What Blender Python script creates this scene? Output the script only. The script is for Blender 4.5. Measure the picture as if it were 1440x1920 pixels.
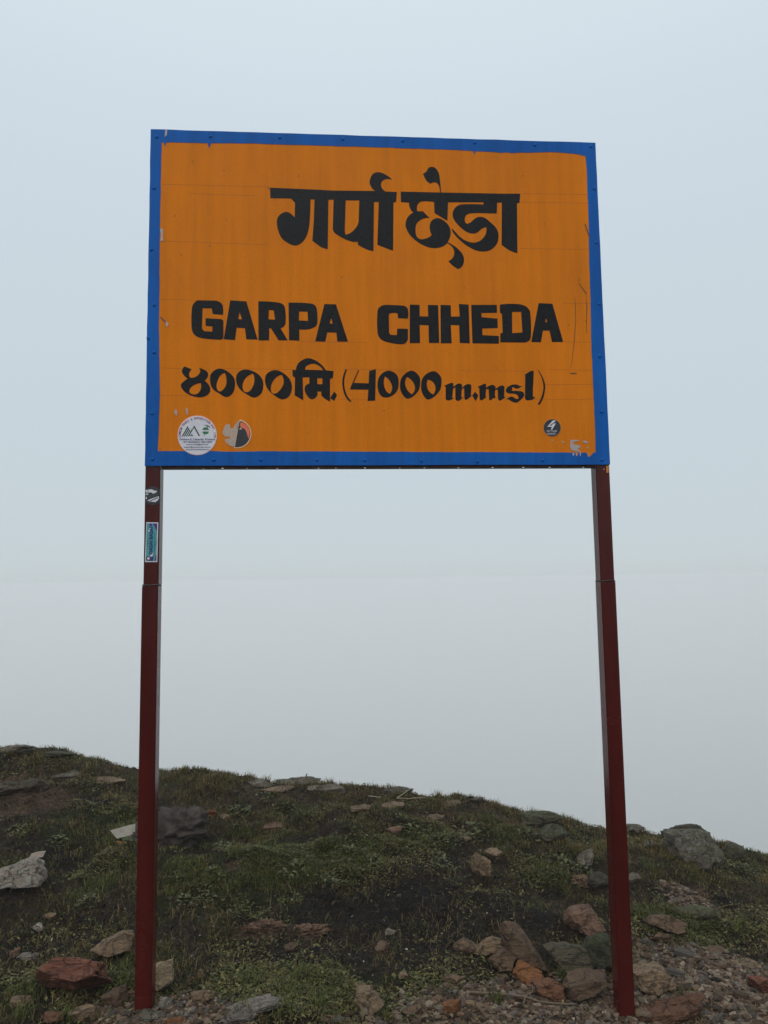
import bpy, bmesh, math, random
import numpy as np
from mathutils import Vector, Matrix

for o in list(bpy.data.objects):
    bpy.data.objects.remove(o)
scene = bpy.context.scene
COL = scene.collection

# ------------------------------------------------------------------ camera
CX, CY, CZ, YAW, PITCH, ROLL = (-0.17376, -2.40323, 1.33684, 0.07272, 0.09595, -0.0147)
cam_data = bpy.data.cameras.new('camera')
cam = bpy.data.objects.new('camera', cam_data)
COL.objects.link(cam)
fwd = Vector((math.sin(YAW) * math.cos(PITCH), math.cos(YAW) * math.cos(PITCH), math.sin(PITCH)))
rgt = Vector((math.cos(YAW), -math.sin(YAW), 0))
upv = rgt.cross(fwd)
rgt2 = rgt * math.cos(ROLL) + upv * math.sin(ROLL)
upv2 = -rgt * math.sin(ROLL) + upv * math.cos(ROLL)
cam.matrix_world = Matrix(((rgt2.x, upv2.x, -fwd.x, CX), (rgt2.y, upv2.y, -fwd.y, CY), (rgt2.z, upv2.z, -fwd.z, CZ), (0, 0, 0, 1)))
cam_data.sensor_fit = 'VERTICAL'
cam_data.sensor_height = 24.0
cam_data.lens = 1331.0 / 1920.0 * 24.0
cam_data.clip_start = 0.05
cam_data.clip_end = 12000
scene.camera = cam

# ------------------------------------------------------------------ sky and sun (overcast, inside cloud)
SUN_EL, SUN_AZ = math.radians(52), math.radians(200)      # azimuth measured clockwise from +Y
world = bpy.data.worlds.new('World')
scene.world = world
world.use_nodes = True
wn, wl = world.node_tree.nodes, world.node_tree.links
wn.clear()
w_out = wn.new('ShaderNodeOutputWorld')
w_bg = wn.new('ShaderNodeBackground')
w_bg.inputs['Strength'].default_value = 0.1
w_sky = wn.new('ShaderNodeTexSky')
w_sky.sky_type = 'NISHITA'
w_sky.sun_disc = False
w_sky.sun_elevation = SUN_EL
w_sky.sun_rotation = SUN_AZ
w_sky.altitude = 4000
w_sky.dust_density = 4
w_tc = wn.new('ShaderNodeTexCoord')
w_sep = wn.new('ShaderNodeSeparateXYZ')
w_ramp = wn.new('ShaderNodeValToRGB')
w_ramp.color_ramp.interpolation = 'B_SPLINE'
els = w_ramp.color_ramp.elements
els[0].position = 0.0; els[0].color = (0.55, 0.615, 0.638, 1)
els[1].position = 1.0; els[1].color = (0.93, 1.0, 1.0, 1)
for pos, c in ((0.12, (0.572, 0.645, 0.678, 1)), (0.38, (0.60, 0.69, 0.745, 1)), (0.62, (0.625, 0.72, 0.80, 1))):
    e = els.new(pos); e.color = c
w_mul = wn.new('ShaderNodeMix'); w_mul.data_type = 'RGBA'; w_mul.blend_type = 'MULTIPLY'
w_mul.inputs['Factor'].default_value = 1.0
w_mul.inputs['B'].default_value = (10.4, 10.4, 10.4, 1)
w_mix = wn.new('ShaderNodeMix'); w_mix.data_type = 'RGBA'
w_mix.inputs['Factor'].default_value = 0.06
wl.new(w_tc.outputs['Generated'], w_sep.inputs[0])
wl.new(w_sep.outputs['Z'], w_ramp.inputs['Fac'])
wl.new(w_ramp.outputs['Color'], w_mul.inputs['A'])
wl.new(w_mul.outputs['Result'], w_mix.inputs['A'])
wl.new(w_sky.outputs['Color'], w_mix.inputs['B'])
wl.new(w_mix.outputs['Result'], w_bg.inputs['Color'])
wl.new(w_bg.outputs['Background'], w_out.inputs['Surface'])

sun_data = bpy.data.lights.new('sun', 'SUN')
sun_data.energy = 1.1
sun_data.angle = math.radians(50)
sun_data.color = (1.0, 0.97, 0.93)
sun = bpy.data.objects.new('sun', sun_data)
COL.objects.link(sun)
to_sun = Vector((math.sin(SUN_AZ) * math.cos(SUN_EL), math.cos(SUN_AZ) * math.cos(SUN_EL), math.sin(SUN_EL)))
sun.rotation_euler = to_sun.to_track_quat('Z', 'Y').to_euler()
sun.location = to_sun * 20

vs = scene.view_settings
vs.view_transform = 'Standard'; vs.look = 'None'; vs.exposure = 0.0; vs.gamma = 1.0
vs.use_curve_mapping = False
scene.render.engine = 'CYCLES'
scene.cycles.use_denoising = True
scene.cycles.max_bounces = 12
scene.cycles.volume_bounces = 8
scene.cycles.transparent_max_bounces = 8

# ------------------------------------------------------------------ helpers
def obj(name, mesh, mat=None, parent=None):
    o = bpy.data.objects.new(name, mesh)
    COL.objects.link(o)
    if mat is not None:
        if isinstance(mesh, bpy.types.Mesh):
            mesh.materials.clear()
        mesh.materials.append(mat)
    if parent is not None:
        o.parent = parent
    return o

def tag(o, label=None, cat=None, group=None, kind=None):
    if label: o['label'] = label
    if cat: o['category'] = cat
    if group: o['group'] = group
    if kind: o['kind'] = kind
    return o

def np_mesh(name, verts, faces, smooth=False, cols=None):
    """verts (n,3), faces (m,k) arrays with one face size"""
    me = bpy.data.meshes.new(name)
    verts = np.asarray(verts, np.float32); faces = np.asarray(faces, np.int32)
    n, k = faces.shape
    me.vertices.add(len(verts)); me.vertices.foreach_set('co', verts.ravel())
    me.loops.add(n * k); me.loops.foreach_set('vertex_index', faces.ravel())
    me.polygons.add(n)
    me.polygons.foreach_set('loop_start', np.arange(0, n * k, k, dtype=np.int32))
    me.polygons.foreach_set('use_smooth', np.full(n, smooth))
    if cols is not None:
        a = me.color_attributes.new('Col', 'FLOAT_COLOR', 'POINT')
        c = np.ones((len(verts), 4), np.float32); c[:, :3] = cols
        a.data.foreach_set('color', c.ravel())
    me.update(calc_edges=True); me.validate()
    return me

def bm_mesh(name, bm, smooth=False):
    me = bpy.data.meshes.new(name)
    bmesh.ops.recalc_face_normals(bm, faces=bm.faces)
    bm.to_mesh(me); bm.free()
    for p in me.polygons: p.use_smooth = smooth
    return me

def box(bm, x0, x1, y0, y1, z0, z1, bevel=0.0):
    r = bmesh.ops.create_cube(bm, size=1.0)
    for v in r['verts']:
        v.co = Vector((x0 + (v.co.x + .5) * (x1 - x0), y0 + (v.co.y + .5) * (y1 - y0), z0 + (v.co.z + .5) * (z1 - z0)))
    if bevel:
        es = {e for v in r['verts'] for e in v.link_edges}
        bmesh.ops.bevel(bm, geom=list(es), offset=bevel, segments=2, affect='EDGES')

def outline(s):
    """'x,y x,ys ...' in millimetres -> list of points in metres; trailing s = smooth point"""
    toks = s.split(); pts = []; sm = []
    for t in toks:
        sm.append(t.endswith('s'))
        a, b = t.rstrip('s').split(',')
        pts.append(np.array((float(a), float(b))) / 1000)
    n = len(pts); out = []
    for i in range(n):
        j = (i + 1) % n
        out.append(pts[i])
        if sm[i] or sm[j]:
            p0, p1, p2, p3 = pts[i - 1], pts[i], pts[j], pts[(j + 1) % n]
            L = np.linalg.norm(p2 - p1)
            def tang(a, b, c):
                d = (c - a); l = np.linalg.norm(d)
                return d / l * L if l > 1e-9 else d
            m1 = tang(p0, p1, p2) if sm[i] else None
            m2 = tang(p1, p2, p3) if sm[j] else None
            if m1 is None: m1 = 2 * (p2 - p1) - m2 if m2 is not None else p2 - p1
            if m2 is None: m2 = 2 * (p2 - p1) - m1
            for t in (0.2, 0.4, 0.6, 0.8):
                h00 = 2*t**3 - 3*t*t + 1; h10 = t**3 - 2*t*t + t; h01 = -2*t**3 + 3*t*t; h11 = t**3 - t*t
                out.append(h00 * p1 + h10 * m1 + h01 * p2 + h11 * m2)
    return out

PENDING = []     # curve objects to be converted to meshes in one go

def plate_curve(loops, y_front, y_back):
    """flat painted shape in the XZ plane between two y values"""
    cu = bpy.data.curves.new('plate', 'CURVE')
    cu.dimensions = '2D'; cu.fill_mode = 'BOTH'
    cu.extrude = abs(y_back - y_front) / 2
    for lp in loops:
        sp = cu.splines.new('POLY'); sp.points.add(len(lp) - 1)
        for q, pt in zip(lp, sp.points): pt.co = (q[0], q[1], 0, 1)
        sp.use_cyclic_u = True
    o = bpy.data.objects.new('tmp', cu); COL.objects.link(o)
    return o, Matrix(((1, 0, 0, 0), (0, 0, -1, (y_front + y_back) / 2), (0, 1, 0, 0), (0, 0, 0, 1)))

def text_curve(body, size, bold):
    cu = bpy.data.curves.new('text', 'FONT')
    cu.body = body; cu.size = size; cu.align_x = 'CENTER'; cu.align_y = 'CENTER'
    cu.offset = bold * size * 0.5; cu.extrude = 0.0001
    o = bpy.data.objects.new('tmp', cu); COL.objects.link(o)
    return o

def to_mesh(tmp, M, name):
    dg = bpy.context.evaluated_depsgraph_get()
    me = bpy.data.meshes.new_from_object(tmp.evaluated_get(dg))
    me.name = name
    me.transform(M)
    cu = tmp.data
    bpy.data.objects.remove(tmp); bpy.data.curves.remove(cu)
    return me

# ------------------------------------------------------------------ materials
def new_mat(name):
    m = bpy.data.materials.new(name); m.use_nodes = True
    nt = m.node_tree
    b = nt.nodes['Principled BSDF']
    return m, nt, b

def noise_node(nt, scale, detail=4, rough=0.6, coord=None):
    n = nt.nodes.new('ShaderNodeTexNoise')
    n.inputs['Scale'].default_value = scale; n.inputs['Detail'].default_value = detail; n.inputs['Roughness'].default_value = rough
    if coord is not None: nt.links.new(coord, n.inputs['Vector'])
    return n

def ramp_node(nt, src, stops):
    r = nt.nodes.new('ShaderNodeValToRGB')
    e = r.color_ramp.elements
    e[0].position, e[0].color = stops[0][0], (*stops[0][1], 1)
    e[1].position, e[1].color = stops[-1][0], (*stops[-1][1], 1)
    for p, c in stops[1:-1]:
        k = e.new(p); k.color = (*c, 1)
    nt.links.new(src, r.inputs['Fac'])
    return r

def mix_rgb(nt, fac, a, b, mode='MIX'):
    n = nt.nodes.new('ShaderNodeMix'); n.data_type = 'RGBA'; n.blend_type = mode
    for key, val in (('Factor', fac), ('A', a), ('B', b)):
        if hasattr(val, 'is_linked'): nt.links.new(val, n.inputs[key])
        elif key == 'Factor': n.inputs[key].default_value = val
        else: n.inputs[key].default_value = (*val, 1)
    return n.outputs['Result']

def bump(nt, b, height, strength, dist=0.01):
    n = nt.nodes.new('ShaderNodeBump')
    n.inputs['Strength'].default_value = strength; n.inputs['Distance'].default_value = dist
    nt.links.new(height, n.inputs['Height']); nt.links.new(n.outputs['Normal'], b.inputs['Normal'])

def obj_coord(nt, scale=None):
    t = nt.nodes.new('ShaderNodeTexCoord')
    if scale is None: return t.outputs['Object']
    m = nt.nodes.new('ShaderNodeMapping'); m.inputs['Scale'].default_value = scale
    nt.links.new(t.outputs['Object'], m.inputs['Vector'])
    return m.outputs['Vector']

def sc3(c, k): return tuple(v * k for v in c)

def paint_mat(name, c, rough=0.42, streak=0.16, drops=True, spec=0.5, beads=None):
    """brushed sign paint: faint vertical rain streaks, blotches, wet beads"""
    m, nt, b = new_mat(name)
    co = obj_coord(nt)
    st = noise_node(nt, 1.0, 5, 0.6, obj_coord(nt, (26, 1, 1.6)))
    bl = noise_node(nt, 3.2, 6, 0.62, co)
    r1 = ramp_node(nt, st.outputs['Fac'], [(0.35, (1 - streak,) * 3), (0.62, (1.0,) * 3)])
    r2 = ramp_node(nt, bl.outputs['Fac'], [(0.3, (1 - streak * 0.9,) * 3), (0.7, (1.03,) * 3)])
    col = mix_rgb(nt, 1.0, r1.outputs['Color'], c, 'MULTIPLY')
    col = mix_rgb(nt, 1.0, col, r2.outputs['Color'], 'MULTIPLY')
    fine = noise_node(nt, 160, 2, 0.5, co)
    r3 = ramp_node(nt, fine.outputs['Fac'], [(0.3, (0.93,) * 3), (0.7, (1.03,) * 3)])
    col = mix_rgb(nt, 1.0, col, r3.outputs['Color'], 'MULTIPLY')
    nt.links.new(col, b.inputs['Base Color'])
    rr = ramp_node(nt, bl.outputs['Fac'], [(0.3, (rough * 0.75,) * 3), (0.7, (rough * 1.25,) * 3)])
    nt.links.new(rr.outputs['Color'], b.inputs['Roughness'])
    b.inputs['Specular IOR Level'].default_value = spec
    if beads is not None:        # water beads deepen the colour where they sit
        vb = nt.nodes.new('ShaderNodeTexVoronoi'); vb.inputs['Scale'].default_value = 95
        nt.links.new(co, vb.inputs['Vector'])
        rb = ramp_node(nt, vb.outputs['Distance'], [(0.22, (beads,) * 3), (0.36, (1,) * 3)])
        col = mix_rgb(nt, 1.0, col, rb.outputs['Color'], 'MULTIPLY')
        nt.links.new(col, b.inputs['Base Color'])
    if drops:
        v = nt.nodes.new('ShaderNodeTexVoronoi'); v.inputs['Scale'].default_value = 130
        nt.links.new(co, v.inputs['Vector'])
        rv = ramp_node(nt, v.outputs['Distance'], [(0.0, (1,) * 3), (0.28, (0,) * 3)])
        s = nt.nodes.new('ShaderNodeMath'); s.operation = 'ADD'
        ms = nt.nodes.new('ShaderNodeMath'); ms.operation = 'MULTIPLY'
        gt = noise_node(nt, 60, 1, 0.5, co)
        rg = ramp_node(nt, gt.outputs['Fac'], [(0.52, (0,) * 3), (0.6, (1,) * 3)])
        nt.links.new(rv.outputs['Color'], ms.inputs[0]); nt.links.new(rg.outputs['Color'], ms.inputs[1])
        sc = nt.nodes.new('ShaderNodeMath'); sc.operation = 'MULTIPLY'; sc.inputs[1].default_value = 0.35
        nt.links.new(fine.outputs['Fac'], sc.inputs[0])
        nt.links.new(ms.outputs[0], s.inputs[0]); nt.links.new(sc.outputs[0], s.inputs[1])
        bump(nt, b, s.outputs[0], 0.35, 0.002)
    return m

def plain_mat(name, c, rough=0.5, var=0.15, scale=60, spec=0.5):
    m, nt, b = new_mat(name)
    n = noise_node(nt, scale, 3, 0.6, obj_coord(nt))
    r = ramp_node(nt, n.outputs['Fac'], [(0.3, sc3(c, 1 - var)), (0.7, sc3(c, 1 + var * 0.5))])
    nt.links.new(r.outputs['Color'], b.inputs['Base Color'])
    b.inputs['Roughness'].default_value = rough
    b.inputs['Specular IOR Level'].default_value = spec
    return m

M = {}
M['orange'] = paint_mat('orange_paint', (0.80, 0.216, 0.006), 0.55, 0.13, spec=0.08)
M['blue'] = paint_mat('blue_paint', (0.009, 0.125, 0.47), 0.5, 0.2, spec=0.08)
M['black'] = paint_mat('black_paint', (0.0135, 0.0135, 0.015), 0.42, 0.2, spec=0.12, beads=0.25)
M['red'] = paint_mat('red_oxide_paint', (0.082, 0.0088, 0.0062), 0.24, 0.22, spec=0.22)
M['rust'] = plain_mat('rusty_steel', (0.06, 0.022, 0.012), 0.7, 0.6, 40, 0.15)
M['guide'] = plain_mat('guide_line', (0.5, 0.115, 0.004), 0.5, 0.2, 200, 0.3)
M['weld'] = plain_mat('weld_metal', (0.045, 0.02, 0.017), 0.5, 0.5, 120)
for nm, c in (('white', (0.70, 0.68, 0.72)), ('pinkrim', (0.85, 0.42, 0.36)), ('logogreen', (0.01, 0.055, 0.05)), ('green', (0.015, 0.16, 0.06)),
              ('rim', (0.85, 0.52, 0.3)), ('ink', (0.018, 0.018, 0.024)), ('salmon', (0.80, 0.16, 0.06)),
              ('paintedge', (0.6, 0.22, 0.05)), ('orangechip', (0.62, 0.2, 0.02)), ('postgreen', (0.05, 0.08, 0.07)), ('teal', (0.07, 0.32, 0.36)), ('darkteal', (0.02, 0.16, 0.18)),
              ('purple', (0.07, 0.03, 0.22)), ('navy', (0.02, 0.02, 0.13)), ('inkblue', (0.09, 0.07, 0.2)), ('inkred', (0.33, 0.03, 0.12)), ('scratch', (0.10, 0.035, 0.01))):
    M[nm] = plain_mat('print_' + nm, c, 0.4, 0.08)

def flaky_mat(name, c1, c2, scale):
    m, nt, b = new_mat(name)
    n = noise_node(nt, scale, 6, 0.7, obj_coord(nt))
    r = ramp_node(nt, n.outputs['Fac'], [(0.36, c1), (0.5, c2), (0.64, sc3(c2, 0.75))])
    nt.links.new(r.outputs['Color'], b.inputs['Base Color'])
    b.inputs['Roughness'].default_value = 0.6
    return m
M['chip'] = flaky_mat('bare_zinc_chip', (0.62, 0.2, 0.02), (0.42, 0.40, 0.41), 150)
M['residue'] = flaky_mat('glue_residue', (0.62, 0.22, 0.03), (0.46, 0.41, 0.36), 170)

m, nt, b = new_mat('water')
b.inputs['Base Color'].default_value = (0.9, 0.95, 1, 1); b.inputs['Roughness'].default_value = 0.03
b.inputs['Transmission Weight'].default_value = 1.0; b.inputs['IOR'].default_value = 1.33
M['water'] = m

def rock_mat(name, c1, c2, strata=0.0, moss=0.0, lichen=0.0):
    c1, c2 = [tuple(np.array(c) * (1.2, 1.06, .93)) for c in (c1, c2)]
    m, nt, b = new_mat(name)
    co = obj_coord(nt)
    oi = nt.nodes.new('ShaderNodeObjectInfo')
    sh = nt.nodes.new('ShaderNodeVectorMath'); sh.operation = 'ADD'
    nt.links.new(co, sh.inputs[0]); nt.links.new(oi.outputs['Location'], sh.inputs[1])
    a = noise_node(nt, 11, 6, 0.65, sh.outputs[0])
    col = ramp_node(nt, a.outputs['Fac'], [(0.3, c1), (0.7, c2)]).outputs['Color']
    f = noise_node(nt, 90, 5, 0.7, sh.outputs[0])
    col = mix_rgb(nt, 1.0, col, ramp_node(nt, f.outputs['Fac'], [(0.3, (0.55,) * 3), (0.55, (1.0,) * 3), (0.75, (1.35,) * 3)]).outputs['Color'], 'MULTIPLY')
    vc = nt.nodes.new('ShaderNodeTexVoronoi'); vc.feature = 'DISTANCE_TO_EDGE'; vc.inputs['Scale'].default_value = 13
    wv = nt.nodes.new('ShaderNodeVectorMath'); wv.operation = 'MULTIPLY_ADD'; wv.inputs[1].default_value = (.16, .16, .16)
    nt.links.new(a.outputs['Color'], wv.inputs[0]); nt.links.new(sh.outputs[0], wv.inputs[2]); nt.links.new(wv.outputs[0], vc.inputs['Vector'])
    rc = ramp_node(nt, vc.outputs['Distance'], [(0.0, (0.42,) * 3), (0.035, (1.0,) * 3)])
    col = mix_rgb(nt, .75, col, rc.outputs['Color'], 'MULTIPLY')
    mp = nt.nodes.new('ShaderNodeMapping'); mp.inputs['Scale'].default_value = (5, 5, 110)
    nt.links.new(co, mp.inputs['Vector'])
    s = noise_node(nt, 1.0, 4, 0.6, mp.outputs['Vector'])
    if strata:
        col = mix_rgb(nt, strata, col, ramp_node(nt, s.outputs['Fac'], [(0.38, sc3(c1, 0.55)), (0.6, sc3(c2, 1.15))]).outputs['Color'])
    if lichen:
        l = noise_node(nt, 28, 3, 0.6, sh.outputs[0])
        fac = ramp_node(nt, l.outputs['Fac'], [(0.54, (0, 0, 0)), (0.62, (lichen,) * 3)]).outputs['Color']
        col = mix_rgb(nt, fac, col, (0.42, 0.42, 0.38))
    if moss:
        g = nt.nodes.new('ShaderNodeNewGeometry')
        sp = nt.nodes.new('ShaderNodeSeparateXYZ'); nt.links.new(g.outputs['Normal'], sp.inputs[0])
        mm = nt.nodes.new('ShaderNodeMath'); mm.operation = 'ADD'
        nt.links.new(sp.outputs['Z'], mm.inputs[0]); nt.links.new(a.outputs['Fac'], mm.inputs[1])
        fac = ramp_node(nt, mm.outputs[0], [(0.75, (0, 0, 0)), (1.0, (moss,) * 3)]).outputs['Color']
        col = mix_rgb(nt, fac, col, (0.045, 0.05, 0.016))
    hv = nt.nodes.new('ShaderNodeHueSaturation')
    mr = nt.nodes.new('ShaderNodeMapRange'); mr.inputs['To Min'].default_value = 0.62; mr.inputs['To Max'].default_value = 1.05
    nt.links.new(oi.outputs['Random'], mr.inputs['Value']); nt.links.new(mr.outputs['Result'], hv.inputs['Value'])
    nt.links.new(col, hv.inputs['Color'])
    nt.links.new(hv.outputs['Color'], b.inputs['Base Color'])
    b.inputs['Roughness'].default_value = 0.66; b.inputs['Specular IOR Level'].default_value = 0.25
    ad = nt.nodes.new('ShaderNodeMath'); ad.operation = 'ADD'
    ac = nt.nodes.new('ShaderNodeMath'); ac.operation = 'ADD'
    nt.links.new(f.outputs['Fac'], ac.inputs[0]); nt.links.new(s.outputs['Fac'], ac.inputs[1])
    nt.links.new(ac.outputs[0], ad.inputs[0]); nt.links.new(rc.outputs['Color'], ad.inputs[1])
    bump(nt, b, ad.outputs[0], 1.0, 0.01)
    return m

RK = {
    'red': rock_mat('rock_red', (0.13, 0.05, 0.032), (0.21, 0.092, 0.062), 0.75),
    'rust': rock_mat('rock_rust', (0.09, 0.045, 0.025), (0.17, 0.085, 0.05), 0.3),
    'orange': rock_mat('rock_orange', (0.15, 0.06, 0.022), (0.23, 0.11, 0.05), 0.2),
    'tan': rock_mat('rock_tan', (0.13, 0.095, 0.062), (0.23, 0.175, 0.12), 0.25),
    'pale': rock_mat('rock_pale', (0.19, 0.155, 0.105), (0.3, 0.25, 0.17), 0.5),
    'white': rock_mat('rock_white', (0.17, 0.155, 0.14), (0.36, 0.34, 0.31), 0.0, 0.0, 0.5),
    'grey': rock_mat('rock_grey', (0.11, 0.1, 0.088), (0.19, 0.175, 0.155), 0.2, 0.35, 0.3),
    'greyb': rock_mat('rock_weathered', (0.1, 0.095, 0.08), (0.17, 0.16, 0.14), 0.15, 0.5, 0.4),
    'bluegrey': rock_mat('rock_bluegrey', (0.12, 0.115, 0.108), (0.21, 0.2, 0.19), 0.35),
    'brown': rock_mat('rock_brown', (0.085, 0.055, 0.036), (0.165, 0.115, 0.078), 0.35),
    'pink': rock_mat('rock_pink', (0.14, 0.085, 0.06), (0.24, 0.155, 0.115), 0.1),
    'dark': rock_mat('rock_dark', (0.045, 0.038, 0.03), (0.09, 0.078, 0.062), 0.25, 0.3),
    'mossy': rock_mat('rock_mossy', (0.028, 0.028, 0.022), (0.06, 0.058, 0.045), 0.0, 0.7),
    'mossy2': rock_mat('rock_mossgrey', (0.08, 0.076, 0.056), (0.145, 0.135, 0.105), 0.1, 0.8, 0.25),
}

# ------------------------------------------------------------------ terrain
CREST_X = np.array([-3.895, -3.031, -2.520, -2.184, -2.085, -1.986, -1.821, -1.689, -1.591, -1.477, -1.347, -1.202, -1.075, -0.884, -0.694, -0.638, -0.444, -0.135, 0.170, 0.321, 0.650, 0.739, 0.915, 1.061, 1.178, 1.351, 1.523, 1.751, 1.948, 2.059, 2.197, 2.498, 2.901, 3.557])
CREST_Y = np.array([2.400, 2.275, 2.200, 2.150, 2.135, 2.121, 2.097, 2.077, 2.062, 2.045, 2.026, 2.004, 1.985, 1.956, 1.926, 1.918, 1.887, 1.839, 1.792, 1.771, 1.725, 1.712, 1.687, 1.667, 1.650, 1.625, 1.600, 1.567, 1.538, 1.521, 1.500, 1.457, 1.398, 1.300])
CREST_Z = np.array([0.375, 0.408, 0.368, 0.347, 0.357, 0.338, 0.326, 0.286, 0.293, 0.256, 0.223, 0.218, 0.228, 0.223, 0.200, 0.180, 0.172, 0.151, 0.133, 0.116, 0.088, 0.056, 0.011, -0.017, -0.036, -0.075, -0.099, -0.116, -0.151, -0.178, -0.201, -0.281, -0.380, -0.504])
CREST_S = np.array([0.375, 0.401, 0.371, 0.347, 0.339, 0.330, 0.311, 0.294, 0.280, 0.265, 0.249, 0.235, 0.224, 0.210, 0.195, 0.191, 0.175, 0.151, 0.127, 0.112, 0.064, 0.049, 0.016, -0.011, -0.033, -0.063, -0.092, -0.128, -0.162, -0.183, -0.211, -0.282, -0.367, -0.504])
ZONES = [
    ('gravel', 1.156, 0.196, 0.286, 0.293, 1),
    ('gravel', 0.48, 0.066, 0.426, 0.163, 1),
    ('gravel', -0.674, -0.0, 0.25, 0.104, 0.95),
    ('gravel', 0.796, 0.039, 0.212, 0.176, 1),
    ('gravel', 1.396, 0.814, 0.095, 0.173, 0.7),
    ('gravel', -0.024, -0.016, 0.203, 0.05, 0.5),
    ('soil', 0.108, 0.606, 0.562, 0.215, 0.9),
    ('soil', -0.193, 0.362, 0.255, 0.08, 0.9),
    ('soil', 1.523, 0.779, 0.26, 0.225, 1),
    ('soil', 0.665, 0.632, 0.265, 0.19, 0.9),
    ('soil', -1.24, 0.507, 0.263, 0.169, 0.75),
    ('soil', -1.535, 1.031, 0.264, 0.126, 0.9),
    ('soil', 0.384, 0.928, 0.266, 0.195, 0.7),
    ('soil', 1.423, 1.309, 0.11, 0.193, 0.7),
    ('soil', -0.913, 1.098, 0.149, 0.115, 0.6),
    ('soil', -1.371, 1.557, 0.505, 0.112, 0.6),
    ('green', -0.406, 0.136, 0.392, 0.151, 1),
    ('green', -0.693, 0.807, 0.341, 0.236, 0.9),
    ('green', -0.291, 0.984, 0.34, 0.196, 1),
    ('green', -1.319, 1.228, 0.307, 0.246, 0.9),
    ('green', -1.203, 0.875, 0.276, 0.12, 0.7),
    ('green', 1.363, 0.574, 0.286, 0.091, 0.9),
    ('green', -1.163, 0.128, 0.157, 0.148, 0.7),
    ('green', -0.901, 0.223, 0.109, 0.123, 0.8),
    ('green', -0.228, 0.14, 0.215, 0.122, 0.9),
    ('green', 0.569, 1.341, 0.219, 0.171, 0.5),
    ('green', 0.267, 1.144, 0.232, 0.122, 0.5),
    ('green', 0.752, 1.011, 0.15, 0.146, 0.6),
    ('green', 1.17, 0.646, 0.135, 0.125, 0.8),
    ('green', -0.689, 1.251, 0.261, 0.128, 0.7),
    ('green', 0.394, 0.156, 0.11, 0.094, 0.7),
    ('green', 0.719, 0.226, 0.076, 0.065, 0.5),
    ('green', 1.082, 0.131, 0.093, 0.05, 0.6),
    ('green', 0.12, 0.181, 0.166, 0.079, 0.8),
    ('olive', 1.084, 1.378, 0.167, 0.224, 1),
    ('olive', 1.552, 1.342, 0.167, 0.244, 1),
    ('olive', -1.291, 1.564, 0.254, 0.118, 0.7),
    ('olive', 1.918, 1.234, 0.163, 0.239, 0.9),
    ('olive', -1.155, 1.807, 0.601, 0.13, 0.5),
    ('olive', 1.422, 0.682, 0.183, 0.112, 0.5),
    ('olive', 0.039, 1.651, 0.767, 0.103, 0.4),
    ('olive', 0.787, 1.659, 0.239, 0.087, 0.5),
    ('olive', -1.139, 0.441, 0.217, 0.099, 0.4),
    ('red', -1.733, 1.509, 0.22, 0.156, 1),
    ('red', -1.913, 1.805, 0.178, 0.106, 0.8),
    ('red', -1.714, 1.813, 0.209, 0.083, 0.6),
    ('red', 1.422, 0.865, 0.121, 0.128, 0.8),
    ('red', -0.369, 0.523, 0.166, 0.05, 0.9),
    ('red', -0.591, 0.889, 0.094, 0.05, 0.5),
    ('dry', 0.043, 1.727, 1.263, 0.117, 0.8),
    ('dry', 1.103, 1.608, 0.474, 0.093, 0.7),
    ('dry', 1.329, 1.285, 0.246, 0.225, 0.6),
    ('dry', -1.644, 1.947, 0.556, 0.148, 0.7),
    ('dry', 0.399, 1.488, 0.455, 0.126, 0.6)]

def vhash(ix, iy, iz, seed):
    h = (ix.astype(np.int64) * 374761393 + iy.astype(np.int64) * 668265263 + iz.astype(np.int64) * 2147483647 + seed * 1274126177) & 0xFFFFFFFF
    h = ((h ^ (h >> 13)) * 1274126177) & 0xFFFFFFFF
    h = ((h ^ (h >> 16)) * 2246822519) & 0xFFFFFFFF
    return ((h ^ (h >> 15)) & 0xFFFFFF) / float(0xFFFFFF)

def vnoise(p, seed=0):
    i = np.floor(p); f = p - i; f = f * f * (3 - 2 * f)
    x, y, z = i[..., 0], i[..., 1], i[..., 2]
    r = 0.0
    for dx in (0, 1):
        wx = f[..., 0] if dx else 1 - f[..., 0]
        for dy in (0, 1):
            wy = f[..., 1] if dy else 1 - f[..., 1]
            for dz in (0, 1):
                wz = f[..., 2] if dz else 1 - f[..., 2]
                r = r + wx * wy * wz * vhash(x + dx, y + dy, z + dz, seed)
    return r * 2 - 1

def fbm(p, seed=0, octaves=4, gain=0.5):
    a, s, r = 1.0, 1.0, 0.0
    for o in range(octaves):
        r = r + a * vnoise(p * s + o * 17.3, seed + o)
        a *= gain; s *= 2.03
    return r

def sstep(a, b, x):
    t = np.clip((x - a) / (b - a), 0, 1)
    return t * t * (3 - 2 * t)

def zone(kind, x, y):
    w = np.zeros_like(x)
    for k, cx, cy, rx, ry, a in ZONES:
        if k == kind:
            d2 = ((x - cx) / rx) ** 2 + ((y - cy) / ry) ** 2
            w = np.maximum(w, a * np.clip(1.5 - d2, 0, 1))
    return w

def base_height(x, y):
    z0 = -0.054 - 0.136 * np.tanh(x / 2)
    cy = np.interp(x, CREST_X, CREST_Y)
    cs = np.interp(x, CREST_X, CREST_S)
    cd = np.interp(x, CREST_X, CREST_Z) - cs
    v = np.clip((y - 0.2) / (cy - 0.2), 0, 1)
    z = z0 + (cs - z0) * (0.35 * v + 0.65 * v * v * (3 - 2 * v)) + cd * sstep(0.75, 1.0, v)
    d = np.maximum(y - cy, 0)
    z = z - (np.sqrt((0.62 * d) ** 2 + 0.05 ** 2) - 0.05)
    return np.maximum(z, -418.0 + 1.5 * np.sin(x * 0.02) * np.cos(y * 0.017))

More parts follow.
